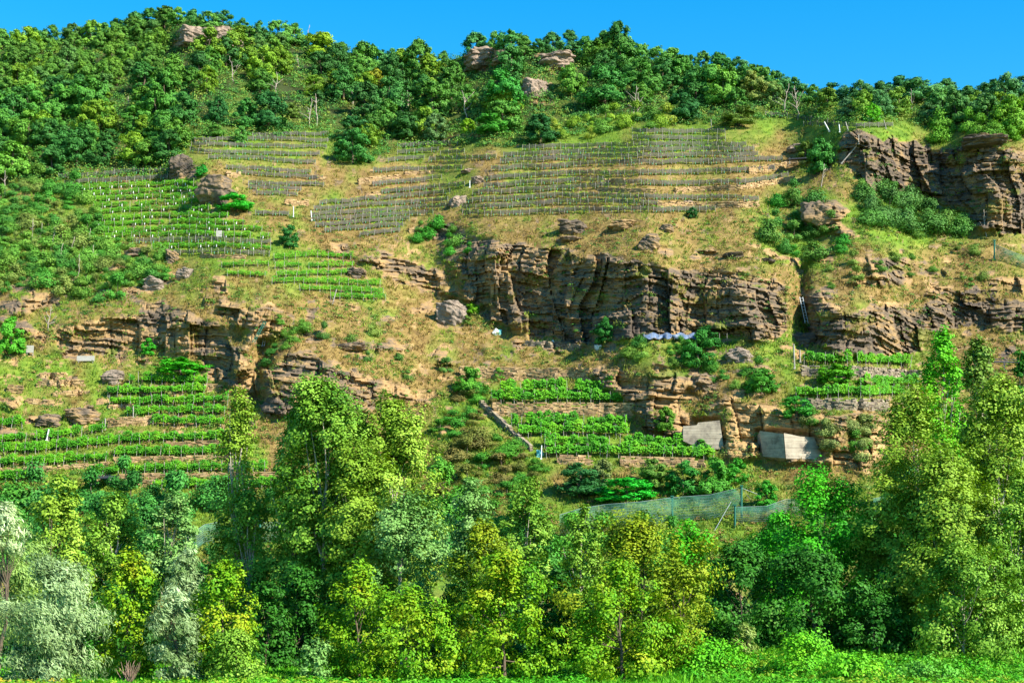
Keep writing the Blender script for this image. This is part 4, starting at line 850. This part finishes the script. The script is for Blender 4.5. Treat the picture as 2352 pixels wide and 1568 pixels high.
rock_net('rockfall net with teal post at the upper right edge', [(2286,562),(2330,580),(2400,606)], 30, [(2284,553,606)], 6)

# ------------------------------------------------------------------ small things on the terraces
def stick(mb, a, b, r): mb.tube([a, b], r, 6)
def S1(u, v, d=0.4):
    p = spt(np.array([float(u)]), np.array([float(v)]))[0]; return at_depth(u, v, p[1] - d)
def board(u0, v0, u1, v1, label, mat=BOARD, name='board', legs=True):
    c = S1((u0 + u1) / 2, v1, 0.6); m = 1 / ppm_at(c); w = (u1 - u0) * m; h = (v1 - v0) * m
    r = thing(name, label, 'board', c); mb = MB(); mb.box((0, 0, h / 2 + 0.02), (w / 2, 0.03, h / 2)); obj('panel', mb.mesh('panel', mat), r)
    for s in (-1, 1):
        l_ = MB(); l_.box((s * w * 0.4, 0.08, h * 0.3), (0.05, 0.045, h * 0.7)); obj('leg', l_.mesh('leg', POSTWOOD), r)
board(176, 817, 217, 829, 'long grey wooden board standing in the dry grass above the lower left terraces')
board(60, 793, 77, 810, 'small grey crate like panel at the left under the cliff')
board(496, 529, 510, 544, 'pale grey square panel among the upper left vines')
def shelter(u, v, wpx, hpx, label):
    c = S1(u, v, 1.0); m = 1 / ppm_at(c); w, h = wpx * m, hpx * m; r = thing('shelter', label, 'shelter', c)
    mb = MB(); ax = np.array([[1, 0, 0.06], [0, 1, 0.12], [-0.06, -0.12, 1]]); mb.box((0, 0, h), (w / 2, 1.2, 0.06), ax)
    for k in range(9): mb.box((-w / 2 + w * (k + 0.5) / 9, -0.1, h + 0.08 + 0.06 * (2 * (k + .5) / 9 - 1) * w / 2), (w / 50, 1.1, 0.025), ax)
    obj('roof', mb.mesh('roof', DARKSTEEL), r)
    for sx in (-1, 1):
        for sy in (-1, 1):
            p = MB(); p.box((sx * w * 0.44, sy * 0.9, h * 0.45), (0.06, 0.06, h * 0.5)); obj('post', p.mesh('post', POSTWOOD), r)
shelter(1840, 380, 66, 15, 'dark lean-to roof beside the upper right cliff'); shelter(236, 1112, 48, 16, 'dark roofed shelter at the foot of the lower left vineyard')
# tarpaulin and white posts at the foot of the cliff
t = thing('tarpaulin_rack', 'pale blue tarpaulin laid along a row of short posts under the central cliff', 'tarpaulin', S1(1535, 776, 0.8)); base = np.array(t.location)
uu = np.linspace(1477, 1600, 30); A = np.array([S1(a, 766 + 3 * math.sin(a * 0.2), 1.2) for a in uu]) - base; B_ = np.array([S1(a, 777 + 2 * math.sin(a * 0.3), 1.7) for a in uu]) - base
Vt = np.concatenate([A, (A + B_) / 2 + np.array([0, -0.2, 0.12]), B_]); kk = 30; a = np.arange(kk - 1)
obj('tarpaulin', raw_mesh('tarpaulin', Vt, np.concatenate([np.stack([a, a + 1, a + 1 + kk, a + kk], -1), np.stack([a + kk, a + kk + 1, a + 1 + 2 * kk, a + 2 * kk], -1)]), TARP, smooth=True), t)
for a in np.linspace(1480, 1670, 12):
    p = S1(a, 778, 1.6) - base; o = obj('post', POST, t, p); o.scale = (0.9, 0.9, 0.75)
def sack(u, v, wpx, hpx, label, mat, seed):
    o = boulder(u, v, wpx, hpx, label, seed, name='sack', mat=mat, soft=0.8); o['category'] = 'sack'
sack(1139, 766, 12, 12, 'white sack on the grass terrace left of the cliff foot', SACK, 700); sack(1147, 766, 9, 11, 'teal bag beside the white sack at the cliff foot', TEALSHEET, 701)
sack(1375, 800, 18, 10, 'white bundle near the grey wall at the cliff foot', SACK, 702); sack(1240, 1045, 14, 14, 'teal sheet heap below the diagonal stone ridge', TEALSHEET, 703)
def pole(u0, v0, u1, v1, label, mat, r=0.07, name='pole', cat='pole', d=0.7):
    a = S1(u0, v0, d); y = a[1]; b = at_depth(u1, v1, y); mb = MB(); stick(mb, np.zeros(3), b - a, r); mb.box((0, 0, -0.05), (r * 1.4, r * 1.4, 0.08))
    return tag(obj(name, mb.mesh(name, mat), None, a), label, cat)
pole(1933, 375, 1972, 330, 'pale slanting beam propped against the upper right cliff', POSTWOOD, 0.09, 'beam', 'beam'); pole(1972, 330, 1972, 310, 'upright post at the top of the slanting beam', POSTWOOD, 0.09, 'post', 'post')
pole(1914, 363, 1942, 362, 'horizontal pale bar beside the slanting beam', POSTWOOD, 0.06, 'beam', 'beam'); pole(1243, 1052, 1244, 1022, 'white marker post beside the teal sheet heap', WHITEP, 0.07, 'post', 'post')
pole(764, 697, 773, 664, 'leaning grey pole at the end of the small green vineyard', POSTWOOD, 0.08); pole(1270, 782, 1278, 802, 'white leaning plank at the end of the grey cliff foot wall', WHITEP, 0.1, 'plank', 'plank')
pole(2033, 1295, 2034, 1255, 'white marker post among the right riverside trees', WHITEP, 0.07, 'post', 'post'); pole(306, 957, 306, 932, 'tall wooden post in the fourth lower left row', POSTWOOD, 0.08, 'post', 'post')
pole(107, 1010, 112, 985, 'bent white post in the lower left vines', WHITEP, 0.09, 'post', 'post'); pole(241, 985, 242, 960, 'tall post at the end of the left vine row', POSTWOOD, 0.08, 'post', 'post')
pole(1825, 845, 1823, 790, 'tall grey post at the left end of the right terraces', POSTWOOD, 0.10, 'post', 'post'); pole(1838, 830, 1837, 803, 'shorter grey post at the left end of the right terraces', POSTWOOD, 0.09, 'post', 'post')
pole(1905, 302, 1893, 280, 'leaning white post on the top right terrace', WHITEP, 0.1, 'post', 'post'); pole(1929, 303, 1927, 286, 'white post in the middle of the top right terrace', WHITEP, 0.09, 'post', 'post')
pole(1948, 300, 1942, 280, 'second leaning post of the top right terrace, near the dark rocks', POSTWOOD, 0.09, 'post', 'post'); pole(2035, 295, 2030, 276, 'thin post at the right end of the top right terrace', POSTWOOD, 0.07, 'post', 'post')
pole(1634, 293, 1633, 274, 'thin post above the top netted terrace', POSTWOOD, 0.06, 'post', 'post'); pole(1079, 430, 1079, 415, 'white stake at the left end of the big terraces', WHITEP, 0.08, 'post', 'post')
pole(716, 505, 714, 484, 'white post at the left end of the middle rows', WHITEP, 0.08, 'post', 'post'); pole(674, 497, 674, 474, 'white post beside the small netted row', WHITEP, 0.07, 'post', 'post')
def ladder(u0, v0, u1, v1, label, mat, gap=6):
    a = S1(u0, v0, 1.0); y = a[1]; b = at_depth(u1, v1, y + 0.4); r = thing('ladder', label, 'ladder', a); g = gap / ppm_at(a); d = b - a
    for s in (-0.5, 0.5):
        m = MB(); stick(m, np.array([s * g, 0, 0]), d + np.array([s * g, 0, 0]), 0.05); obj('rail', m.mesh('rail', mat), r)
    n = max(5, int(np.linalg.norm(d) / 0.4)); m = MB()
    for t_ in np.linspace(0.08, 0.95, n): stick(m, d * t_ + np.array([-0.5 * g, 0, 0]), d * t_ + np.array([0.5 * g, 0, 0]), 0.03)
    obj('rungs', m.mesh('rungs', mat), r)
ladder(582, 786, 609, 738, 'teal ladder leaning in the left gully', TEAL, 5); ladder(604, 796, 612, 754, 'grey ladder in the left gully', STEEL, 5); ladder(1853, 742, 1840, 682, 'pale ladder fixed in the right gully', STEEL, 7)
# transport rail at the right
t = thing('transport_rail', 'dark transport rail with a small wagon at the right edge', 'rail', S1(2290, 838, 1.0)); base = np.array(t.location)
L_ = np.array([S1(a, 834, 1.2) for a in (2225, 2290, 2400)]); L_[:, 1] = L_[:, 1].min(); m = MB(); m.tube(L_ - base, 0.1, 6); m.tube(L_ - base + np.array([0, 0, 0.35]), 0.06, 6); obj('rail', m.mesh('rail', DARKSTEEL), t)
for a in (2230, 2265, 2300, 2335):
    m = MB(); p = np.array([np.interp(a, [2225, 2290, 2400], L_[:, k]) for k in range(3)]) - base; m.box(p - np.array([0, 0, 0.6]), (0.07, 0.07, 0.6)); obj('support', m.mesh('support', DARKSTEEL), t)
m = MB(); p = np.array([np.interp(2243, [2225, 2290, 2400], L_[:, k]) for k in range(3)]) - base; m.box(p + np.array([0, 0, 0.62]), (0.6, 0.45, 0.22)); m.box(p + np.array([-0.3, 0, 0.95]), (0.25, 0.4, 0.16)); obj('wagon', m.mesh('wagon', DARKSTEEL), t)
# low retaining wall of the riverside road, seen in gaps
for (pts, h, lab) in [([(596,1372),(655,1368)],14,'pale low roadside wall glimpsed left of the big poplar'),([(1640,1372),(1700,1370)],10,'pale low roadside wall glimpsed between the dark riverside trees'),([(1985,1298),(2060,1340)],12,'ochre bank wall glimpsed left of the right poplars')]:
    stone_wall(pts, h, lab, WALLM, 580 + h)

# ------------------------------------------------------------------ grass and scrub of the slopes (uncountable)
def tufts(name, u, v, hmin, hmax, nb, colf, label, cat, seed, P_=None, lean=0.5, mat=GRASS, width=0.12):
    rng = np.random.default_rng(seed); P_ = spt(u, v) if P_ is None else P_; n = len(P_)
    Pb = np.repeat(P_, nb, 0); k = len(Pb); Pb = Pb + rng.normal(size=(k, 3)) * np.array([0.16, 0.16, 0.02]); Hh = np.repeat(rng.uniform(hmin, hmax, n), nb) * rng.uniform(0.6, 1.1, k)
    d = unit(rng.normal(size=(k, 3)) * np.array([lean, lean, 0.1]) + np.array([0, 0, 1])); th = rng.uniform(0, 6.28, k); s = np.stack([np.cos(th), np.sin(th), th * 0], -1) * (Hh * width)[:, None]
    tip = Pb + d * Hh[:, None] + np.array([0.1, 0, 0]) * Hh[:, None]; mid = Pb + d * (Hh * 0.55)[:, None]
    V = np.stack([Pb - s * 0.6, Pb + s * 0.6, mid + s, tip, mid - s], 1)
    Q = np.arange(5 * k).reshape(-1, 5); c = np.repeat(colf, nb, 0) * rng.uniform(0.75, 1.25, k)[:, None]
    return tag(obj(name, raw_mesh(name, V.reshape(-1, 3), Q, mat, c)), label, cat, kind='stuff')
def pick(n, vmin, vmax, seed):
    r = np.random.default_rng(seed); n = int(n * 1.16); return r.uniform(-330, 2680, n), r.uniform(vmin, vmax, n), r
u, v, r = pick(90000, 260, 1300, 11)
rk = sval(rock, u, v); gr = sval(green, u, v); li = sval(litter, u, v); gled = sval(ledge, u, v)
ok = ((rk < 0.4) | ((gled > 0.63) & (r.uniform(size=len(u)) < 0.8))) & (li < 0.5); u, v, gr = u[ok], v[ok], gr[ok]
pch = n2(u, v, 60, 3, 15); t = r.uniform(size=len(u))
dry = np.array([0.30, 0.225, 0.055]) * (1 - t)[:, None] + np.array([0.20, 0.14, 0.035]) * t[:, None]; grn = np.array([0.10, 0.22, 0.02]) * (1 - t)[:, None] + np.array([0.24, 0.32, 0.03]) * t[:, None]
mixf = np.clip(gr * 1.0 + 0.3 + (pch - 0.5) * 2.2 + (r.uniform(size=len(u)) - 0.5) * 0.5, 0, 1)[:, None]; rus = np.clip((n2(u, v, 38, 3, 19) - 0.5) * 3.5, 0, 0.8)[:, None]; dry = dry * (1 - rus) + np.array([0.22, 0.13, 0.05]) * rus; cf = dry * (1 - mixf) + grn * mixf
tufts('hill_grass', u, v, 0.25, 0.6, 4, cf, 'dry golden and green grass growing all over the slopes', 'grass', 12)
# low scrub on the slopes
def leaf_stuff(name, u, v, rad, nl, L, W, colf, label, cat, seed, P_=None, flat=0.7):
    rng = np.random.default_rng(seed); P_ = spt(u, v) if P_ is None else P_; n = len(P_); rr = np.repeat(rad, nl); off = unit(rng.normal(size=(n * nl, 3))); off[:, 2] = np.abs(off[:, 2])
    C = np.repeat(P_, nl, 0) + off * (rr * rng.uniform(0.3, 1, n * nl) ** 0.5)[:, None] * np.array([1, 1, flat]); V, Q = leaves(C, off, L, W, rng)
    c = np.repeat(colf, nl, 0) * rng.uniform(0.7, 1.3, n * nl)[:, None]
    return tag(obj(name, raw_mesh(name, V, Q, LEAF, c)), label, cat, kind='stuff')
u, v, r = pick(17000, 300, 1290, 21); rk = sval(rock, u, v); li = sval(litter, u, v); pch = n2(u, v, 70, 3, 25)
ok = (pch + r.uniform(-0.15, 0.15, len(u)) > 0.44) & ((rk < 0.5) | (r.uniform(size=len(u)) < 0.3)) & (li < 0.6); inv = np.zeros(len(u), bool)
for z in GREENZ[4:7]: inv |= inpoly(u, v, z)
inv |= inpoly(u, v, [(700,440),(860,330),(1050,320),(1200,330),(1452,290),(1800,300),(1820,440),(1640,500),(1050,510),(800,545),(700,520)]) | inpoly(u, v, [(430,300),(760,300),(750,440),(560,450)])
ok &= ~inv; u, v = u[ok], v[ok]; t = r.uniform(size=len(u))[:, None]; SCR = np.array([(0.05, 0.15, 0.02), (0.09, 0.20, 0.025), (0.17, 0.2, 0.04), (0.24, 0.16, 0.05)])
leaf_stuff('scrub', u, v, r.uniform(0.25, 0.9, len(u)), 44, 0.19, 0.13, SCR[r.integers(0, 4, len(u))] * r.uniform(0.8, 1.2, (len(u), 1)), 'low scrub scattered over the rocky slopes', 'scrub', 22)
u, v, r = pick(15000, 35, 430, 31); ok = (sval(litter, u, v) > 0.2) & (v > np.interp(u, US, TOPV)); u, v = u[ok], v[ok]; FC = np.array([(0.07, 0.22, 0.035), (0.11, 0.27, 0.035), (0.05, 0.17, 0.035), (0.2, 0.27, 0.04)])
leaf_stuff('undergrowth', u, v, r.uniform(0.5, 1.7, len(u)), 52, 0.28, 0.19, FC[r.integers(0, 4, len(u))], 'leafy undergrowth filling the hilltop woods', 'undergrowth', 32, flat=1.0)

# ------------------------------------------------------------------ riverside trees, each grown on its own
POPL = [(0.03, 0.11, 0.012), (0.09, 0.19, 0.02), (0.19, 0.31, 0.05), (0.32, 0.43, 0.12)]
POPY = [(0.05, 0.12, 0.01), (0.13, 0.21, 0.02), (0.24, 0.33, 0.05), (0.36, 0.44, 0.12)]
POPS = [(0.05, 0.14, 0.04), (0.11, 0.22, 0.07), (0.20, 0.32, 0.14), (0.34, 0.45, 0.26)]
MAPL = [(0.025, 0.11, 0.005), (0.075, 0.21, 0.008), (0.15, 0.27, 0.01), (0.25, 0.30, 0.015), (0.38, 0.28, 0.03)]
MAPO = [(0.05, 0.11, 0.008), (0.13, 0.19, 0.01), (0.22, 0.26, 0.015), (0.32, 0.28, 0.03)]
WILL = [(0.06, 0.11, 0.05), (0.15, 0.21, 0.11), (0.33, 0.40, 0.30), (0.55, 0.6, 0.56)]
ROBI = [(0.015, 0.12, 0.005), (0.03, 0.22, 0.008), (0.06, 0.32, 0.012), (0.12, 0.38, 0.02)]
SHADEPAL = [(0.012, 0.06, 0.008), (0.022, 0.10, 0.012), (0.04, 0.15, 0.02), (0.09, 0.18, 0.03)]  # near black green, shade put into the leaf colour
LUSH = [(0.04, 0.2, 0.01), (0.08, 0.31, 0.015), (0.15, 0.4, 0.02), (0.26, 0.42, 0.03)]
KW = {  # profile, lobe size, clump size, spires, leaf px (length, width), bark, lobe stretch
 'poplar': ('column', 0.30, 0.105, 9, 6.8, 5.0, PALEBARK, 2.1), 'slim': ('column', 0.42, 0.16, 6, 6.6, 4.8, PALEBARK, 2.2), 'maple': ('dome', 0.27, 0.095, 14, 7.4, 5.2, BARK, 1.15), 'tallmaple': ('ovoid', 0.27, 0.10, 18, 7.2, 5.0, BARK, 1.5),
 'willow': ('ovoid', 0.32, 0.13, 5, 12.0, 2.6, BARK, 1.1), 'robinia': ('dome', 0.30, 0.12, 7, 7.2, 5.0, BARK, 0.75), 'bush': ('dome', 0.34, 0.14, 12, 7.0, 4.6, BARK, 1.3)}
def river_tree(kind, name, u, top, wpx, bot, depth, pal, label, seed, lean=0, dens=1.0, cat='tree', ryf=0.8):
    rng = np.random.default_rng(seed); prof, lobr, clump, spire, lp, wp, bark, tall = KW[kind]
    T = at_depth(u, top, depth); Bm = at_depth(u, bot, depth); ppm = F / depth; h = T[2] * 0.985; h0 = max(0.15, Bm[2]); w = wpx / ppm
    base = np.array([T[0], T[1], 0.0]); lx = lean / ppm
    # pixel area -> leaves
    hp = (h - h0) * ppm; nleaf = int(wpx * hp * 0.75 / (lp * wp * 0.5) * 4.2 * dens); nleaf = min(int(nleaf * (1.6 if kind == 'poplar' else 1.35)), 150000)
    r = thing(name, label, cat, base + np.array([-lx, 0, -0.05]))
    P_, out, tone, C = crown_points(rng, h0, h, w / 2 * 1.27, prof, nleaf, max(7, int((15 if kind in ('poplar', 'slim') else 14) * max(0.6, hp / wpx / (tall ** 0.5)) * (0.42 / lobr) ** 2)), lobr, clump, spire, (lx, 0), ry=w / 2 * ryf, tall=tall, per=16)
    patch = fbm(P_ * 0.55 + seed, 3, seed); tone = np.clip(tone * 0.55 + np.clip((patch - 0.3) * 2.2, 0, 1) * 0.45, 0, 1)
    bias = np.array([-0.55, 0, 0.75]) if kind == 'willow' else None
    V, Q = leaves(P_, out, lp / ppm, wp / ppm, rng, bias)
    obj('crown', raw_mesh('crown', V, Q, WILLOW if kind == 'willow' else LEAF, palette(pal, tone, rng, 0.12)), r)
    tips = C[C[:, 2] > h0 + 0.15 * (h - h0)]
    obj('trunk', woody(rng, h * 0.78, max(0.05, 0.016 * h if kind != 'bush' else 0.02 * h), tips, (lx, 0), nlimb=16 if kind != 'bush' else 8).mesh('trunk', bark, True), r)
    return r
RT = [
 # back row
 ('poplar','poplar_tree',395,1125,130,1330,128,POPS,'dark leafed silver poplar behind the silver willows'),
 ('poplar','poplar_tree',270,1125,170,1470,124,POPL,'bushy green poplar between the olive tree and the slim poplar'),
 ('maple','olive_tree',135,1082,185,1480,122,POPY,'rounded olive green tree with pale limbs below the lower left vines'),
 ('slim','poplar_tree',553,885,118,1450,118,POPY,'slim tall poplar standing alone in front of the lower left vines'),
 ('slim','poplar_tree',572,1120,150,1470,115,POPL,'lower leafy poplar at the foot of the slim poplar'),
 ('poplar','poplar_tree',1085,1092,150,1440,124,POPS,'pale green young poplar right of the big poplar'),
 ('poplar','poplar_tree',1205,1088,130,1460,123,POPL,'pointed pale young poplar left of the rockfall net'),
 ('poplar','poplar_tree',1340,1150,90,1400,122,POPL,'small pale poplar in front of the left end of the rockfall net'),
 ('robinia','robinia_tree',1590,1190,150,1420,126,ROBI,'bright green robinia under the rockfall net'),
 ('robinia','robinia_tree',1790,1170,150,1420,124,ROBI,'bright robinia below the lower rockfall net'),
 ('poplar','poplar_tree',2160,745,125,1100,130,LUSH,'vivid green tall tree top above the right poplars'),
 ('poplar','poplar_tree',2238,760,115,1100,132,[(0.07,0.15,0.03),(0.14,0.22,0.05),(0.22,0.29,0.07)],'dull green tree behind the vivid tree top at the right'),
 ('maple','dark_tree',2345,790,90,1250,128,SHADEPAL,'dark shaded tree at the right edge beside the transport rail'),
 # poplars
 ('poplar','poplar_tree',750,858,275,1480,112,POPL,'tallest poplar left of centre with bright yellow green crown'),
 ('poplar','poplar_tree',690,910,130,1440,114,POPL,'left stem of the big poplar group, leaning over the gully'),
 ('poplar','poplar_tree',908,902,225,1480,113,POPY,'right hand poplar of the big poplar group'),
 ('poplar','poplar_tree',820,930,200,1480,114,POPL,'middle stem of the big poplar group between the two tall crowns'),
 ('poplar','poplar_tree',840,1010,250,1500,110,POPY,'broad lower poplar in the middle of the big poplar group'),
 ('poplar','poplar_tree',930,1130,210,1500,106,POPS,'grey green silver poplar below the big poplars'),
 ('poplar','poplar_tree',2105,882,265,1480,110,POPY,'left hand tall poplar of the right group'),
 ('poplar','poplar_tree',2285,848,240,1480,112,POPY,'right hand tall poplar of the right group'),
 ('poplar','poplar_tree',2165,1030,270,1500,107,POPY,'broad poplar with pale limbs in front of the right group'),
 ('poplar','poplar_tree',2200,1240,280,1500,101,POPL,'low wide poplar at the lower right with dark trunk'),
 ('poplar','poplar_tree',2335,1080,160,1500,104,POPL,'green poplar cut off by the right edge'),
 # dark middle, shade painted into the leaves of the dark trees
 ('robinia','robinia_tree',1900,1070,300,1460,112,ROBI,'large vivid green robinia in front of the concrete blocks'),
 ('robinia','robinia_tree',2010,1200,150,1480,113,ROBI,'smaller bright robinia beside the white marker post'),
 ('maple','dark_tree',1870,1250,300,1500,104,SHADEPAL,'dark shaded tree under the vivid robinia'),
 ('maple','dark_tree',1700,1235,200,1500,105,SHADEPAL,'dark shaded tree between the olive maple and the robinia'),
 ('maple','dark_tree',690,1290,150,1540,108,SHADEPAL,'dark shaded tree under the big poplars'),
 ('maple','dark_tree',2000,1350,190,1495,103,SHADEPAL,'dark low tree left of the right poplar trunks'),
 ('maple','dark_tree',250,1330,120,1550,106,SHADEPAL,'dark shaded tree behind the maple beside the broad willow'),  # this and the next four are added as stand-ins for deep shade
 ('maple','dark_tree',612,1330,130,1545,106,SHADEPAL,'dark shaded tree at the foot of the slim poplar'),
 ('maple','dark_tree',1285,1300,130,1530,106,SHADEPAL,'dark shaded tree between the rounded maple and the tall olive gold maple'),
 ('maple','dark_tree',1045,1330,110,1545,105,SHADEPAL,'dark shaded tree behind the wide yellow tipped maple'),
 ('maple','dark_tree',465,1330,100,1545,105,SHADEPAL,'dark shaded tree behind the narrow silver willow'),
 # front row
 ('willow','willow_tree',10,1150,190,1470,104,[(0.10,0.18,0.05),(0.18,0.27,0.10),(0.24,0.33,0.12),(0.32,0.4,0.2)],'green tree cut off by the left edge below the near white crown'),
 ('willow','willow_tree',14,1150,90,1270,101,[(0.16,0.24,0.1),(0.3,0.36,0.24),(0.5,0.52,0.48),(0.7,0.7,0.68)],'near white leafy crown high at the left edge'),
 ('willow','willow_tree',118,1278,250,1580,93,WILL,'broad silver willow at the lower left'),
 ('willow','willow_tree',432,1248,95,1500,98,WILL,'narrow silver willow between two yellow green maples'),
 ('willow','willow_tree',395,1340,115,1560,95,WILL,'lower silver willow leaning left'),
 ('maple','maple_tree',300,1255,150,1540,99,MAPL,'yellow green maple right of the broad silver willow'),
 ('tallmaple','maple_tree',520,1280,150,1550,96,MAPL,'yellow green maple right of the narrow willow'),
 ('bush','poplar_bush',545,1445,140,1565,94,POPL,'pale green bush in front of the second maple'),
 ('tallmaple','maple_tree',830,1285,170,1560,98,MAPL,'left hand yellow green maple below the big poplars'),
 ('maple','maple_tree',935,1340,220,1570,94,MAPL,'wide yellow tipped maple in the middle foreground'),
 ('tallmaple','maple_tree',1110,1195,165,1480,102,MAPO,'upright olive gold maple behind the middle foreground'),
 ('maple','maple_tree',1160,1270,235,1560,95,MAPL,'rounded yellow green maple right of the middle foreground'),
 ('tallmaple','maple_tree',1470,1182,320,1520,101,MAPO,'tall olive gold maple in front of the rockfall net'),
 ('maple','maple_tree',1430,1285,235,1560,95,MAPL,'bright green maple in front of the tall olive gold maple'),
 ('tallmaple','maple_tree',1555,1260,130,1540,98,MAPO,'olive gold maple at the edge of the dark trees'),
 ('bush','sapling',725,1462,80,1565,94,POPS,'small pale poplar sapling in the dark gap'),
 ('bush','bright_bush',1850,1452,170,1575,95,LUSH,'bright green leafy bush at the lower right of centre'),
 ('bush','bright_bush',1960,1500,130,1585,93,LUSH,'smaller bright bush beside the leafy bush'),
 ('bush','bright_bush',1630,1470,190,1580,97,LUSH,'low bright green bush in front of the dark trees'),
 ('willow','reed_clump',1712,1425,60,1540,101,[(0.14,0.2,0.06),(0.24,0.29,0.1),(0.34,0.36,0.16)],'pale feathery reed clump in front of the dark trees'),
 ('bush','silver_bush',2115,1520,170,1600,93,[(0.05,0.2,0.02),(0.11,0.3,0.05),(0.2,0.38,0.1)],'broad grey green bush at the lower right'),
]
for i, a in enumerate(RT): river_tree(*a, seed=800 + i, lean={'narrow silver willow between two yellow green maples': 30, 'lower silver willow leaning left': -25}.get(a[8], 0))
for k in range(70):
    yy = rs.uniform(106, 136); uu_ = rs.uniform(-60, 2420); p = at_depth(uu_, 1500, yy); i = rs.randrange(4); s = rs.uniform(1.3, 2.4); c = np.array(rs.choice([(0.02, 0.08, 0.012), (0.03, 0.11, 0.012), (0.018, 0.07, 0.015), (0.05, 0.12, 0.02)]))  # leaf colours darkened to paint the deep shade low between the trunks
    place_proto(SHRUBS[i], ('shrub', i), (p[0], p[1], -0.1), rs.uniform(0, 6.28), (s, s, s * rs.uniform(0.9, 1.5)), 'undergrowth bush with shade painted into its dark leaves between the riverside trunks', 'undergrowth bushes between the riverside trunks', (*c, 1), 'undergrowth_bush')
# bare twig bush
def twig_bush(u, v, hpx, wpx, depth, label, seed):
    rng = np.random.default_rng(seed); p = at_depth(u, v, depth); m = depth / F; r = thing('bare_bush', label, 'bush', (p[0], p[1], 0)); b = MB()
    for k in range(26):
        a = rng.uniform(-1, 1); e = np.array([a * wpx * m * 0.5, rng.uniform(-0.5, 0.5) * wpx * m * 0.4, hpx * m * rng.uniform(0.6, 1)]); t = np.linspace(0, 1, 5)[:, None]
        b.tube(t * e + t * (1 - t) * rng.normal(size=3) * 0.3, 0.03 * np.linspace(1, 0.4, 5), 4)
    obj('twigs', b.mesh('twigs', simple('twig', (0.16, 0.10, 0.07), (0.3, 0.2, 0.14), 5)), r)
twig_bush(297, 1545, 55, 70, 93, 'leafless brown twig bush in front of the first maple', 5)

# ------------------------------------------------------------------ river bank grass and weeds
rb = np.random.default_rng(55); n = 42000; y = 86 + 50 * rb.uniform(size=n) ** 1.4; x = rb.uniform(-0.36, 0.36, n) * y; z = gz(x, y); t = rb.uniform(size=n)[:, None]
pt = n2(x, y, 9, 3, 66); cg = np.array([0.05, 0.27, 0.008]) * (1 - t) + np.array([0.15, 0.40, 0.015]) * t
tufts('bank_grass', None, None, 0.16, 0.5, 4, cg, 'bright green grass of the river bank', 'grass', 56, np.stack([x, y, z], -1))
n = 3200; y = 87 + 14 * rb.uniform(size=n) ** 1.5; x = rb.uniform(-0.36, 0.36, n) * y; pt = n2(x, y, 7, 3, 88); ok = pt > 0.50; x, y, pt = x[ok], y[ok], pt[ok]; z = gz(x, y)
WC = np.array([(0.06, 0.30, 0.01), (0.11, 0.34, 0.015), (0.22, 0.34, 0.02), (0.36, 0.28, 0.02)]); sel = np.clip((n2(x, y, 15, 2, 99) * 5.5 - 1.2 - 1.3 * (x > 2)).astype(int) + rb.integers(-1, 2, len(x)), 0, 3)
leaf_stuff('weeds', None, None, rb.uniform(0.25, 0.7, len(x)), 60, 0.2, 0.12, WC[sel], 'yellow flowering weeds and low herbs along the bank', 'weeds', 57, np.stack([x, y, z], -1), 1.1)
print('objects', len(COL.objects))
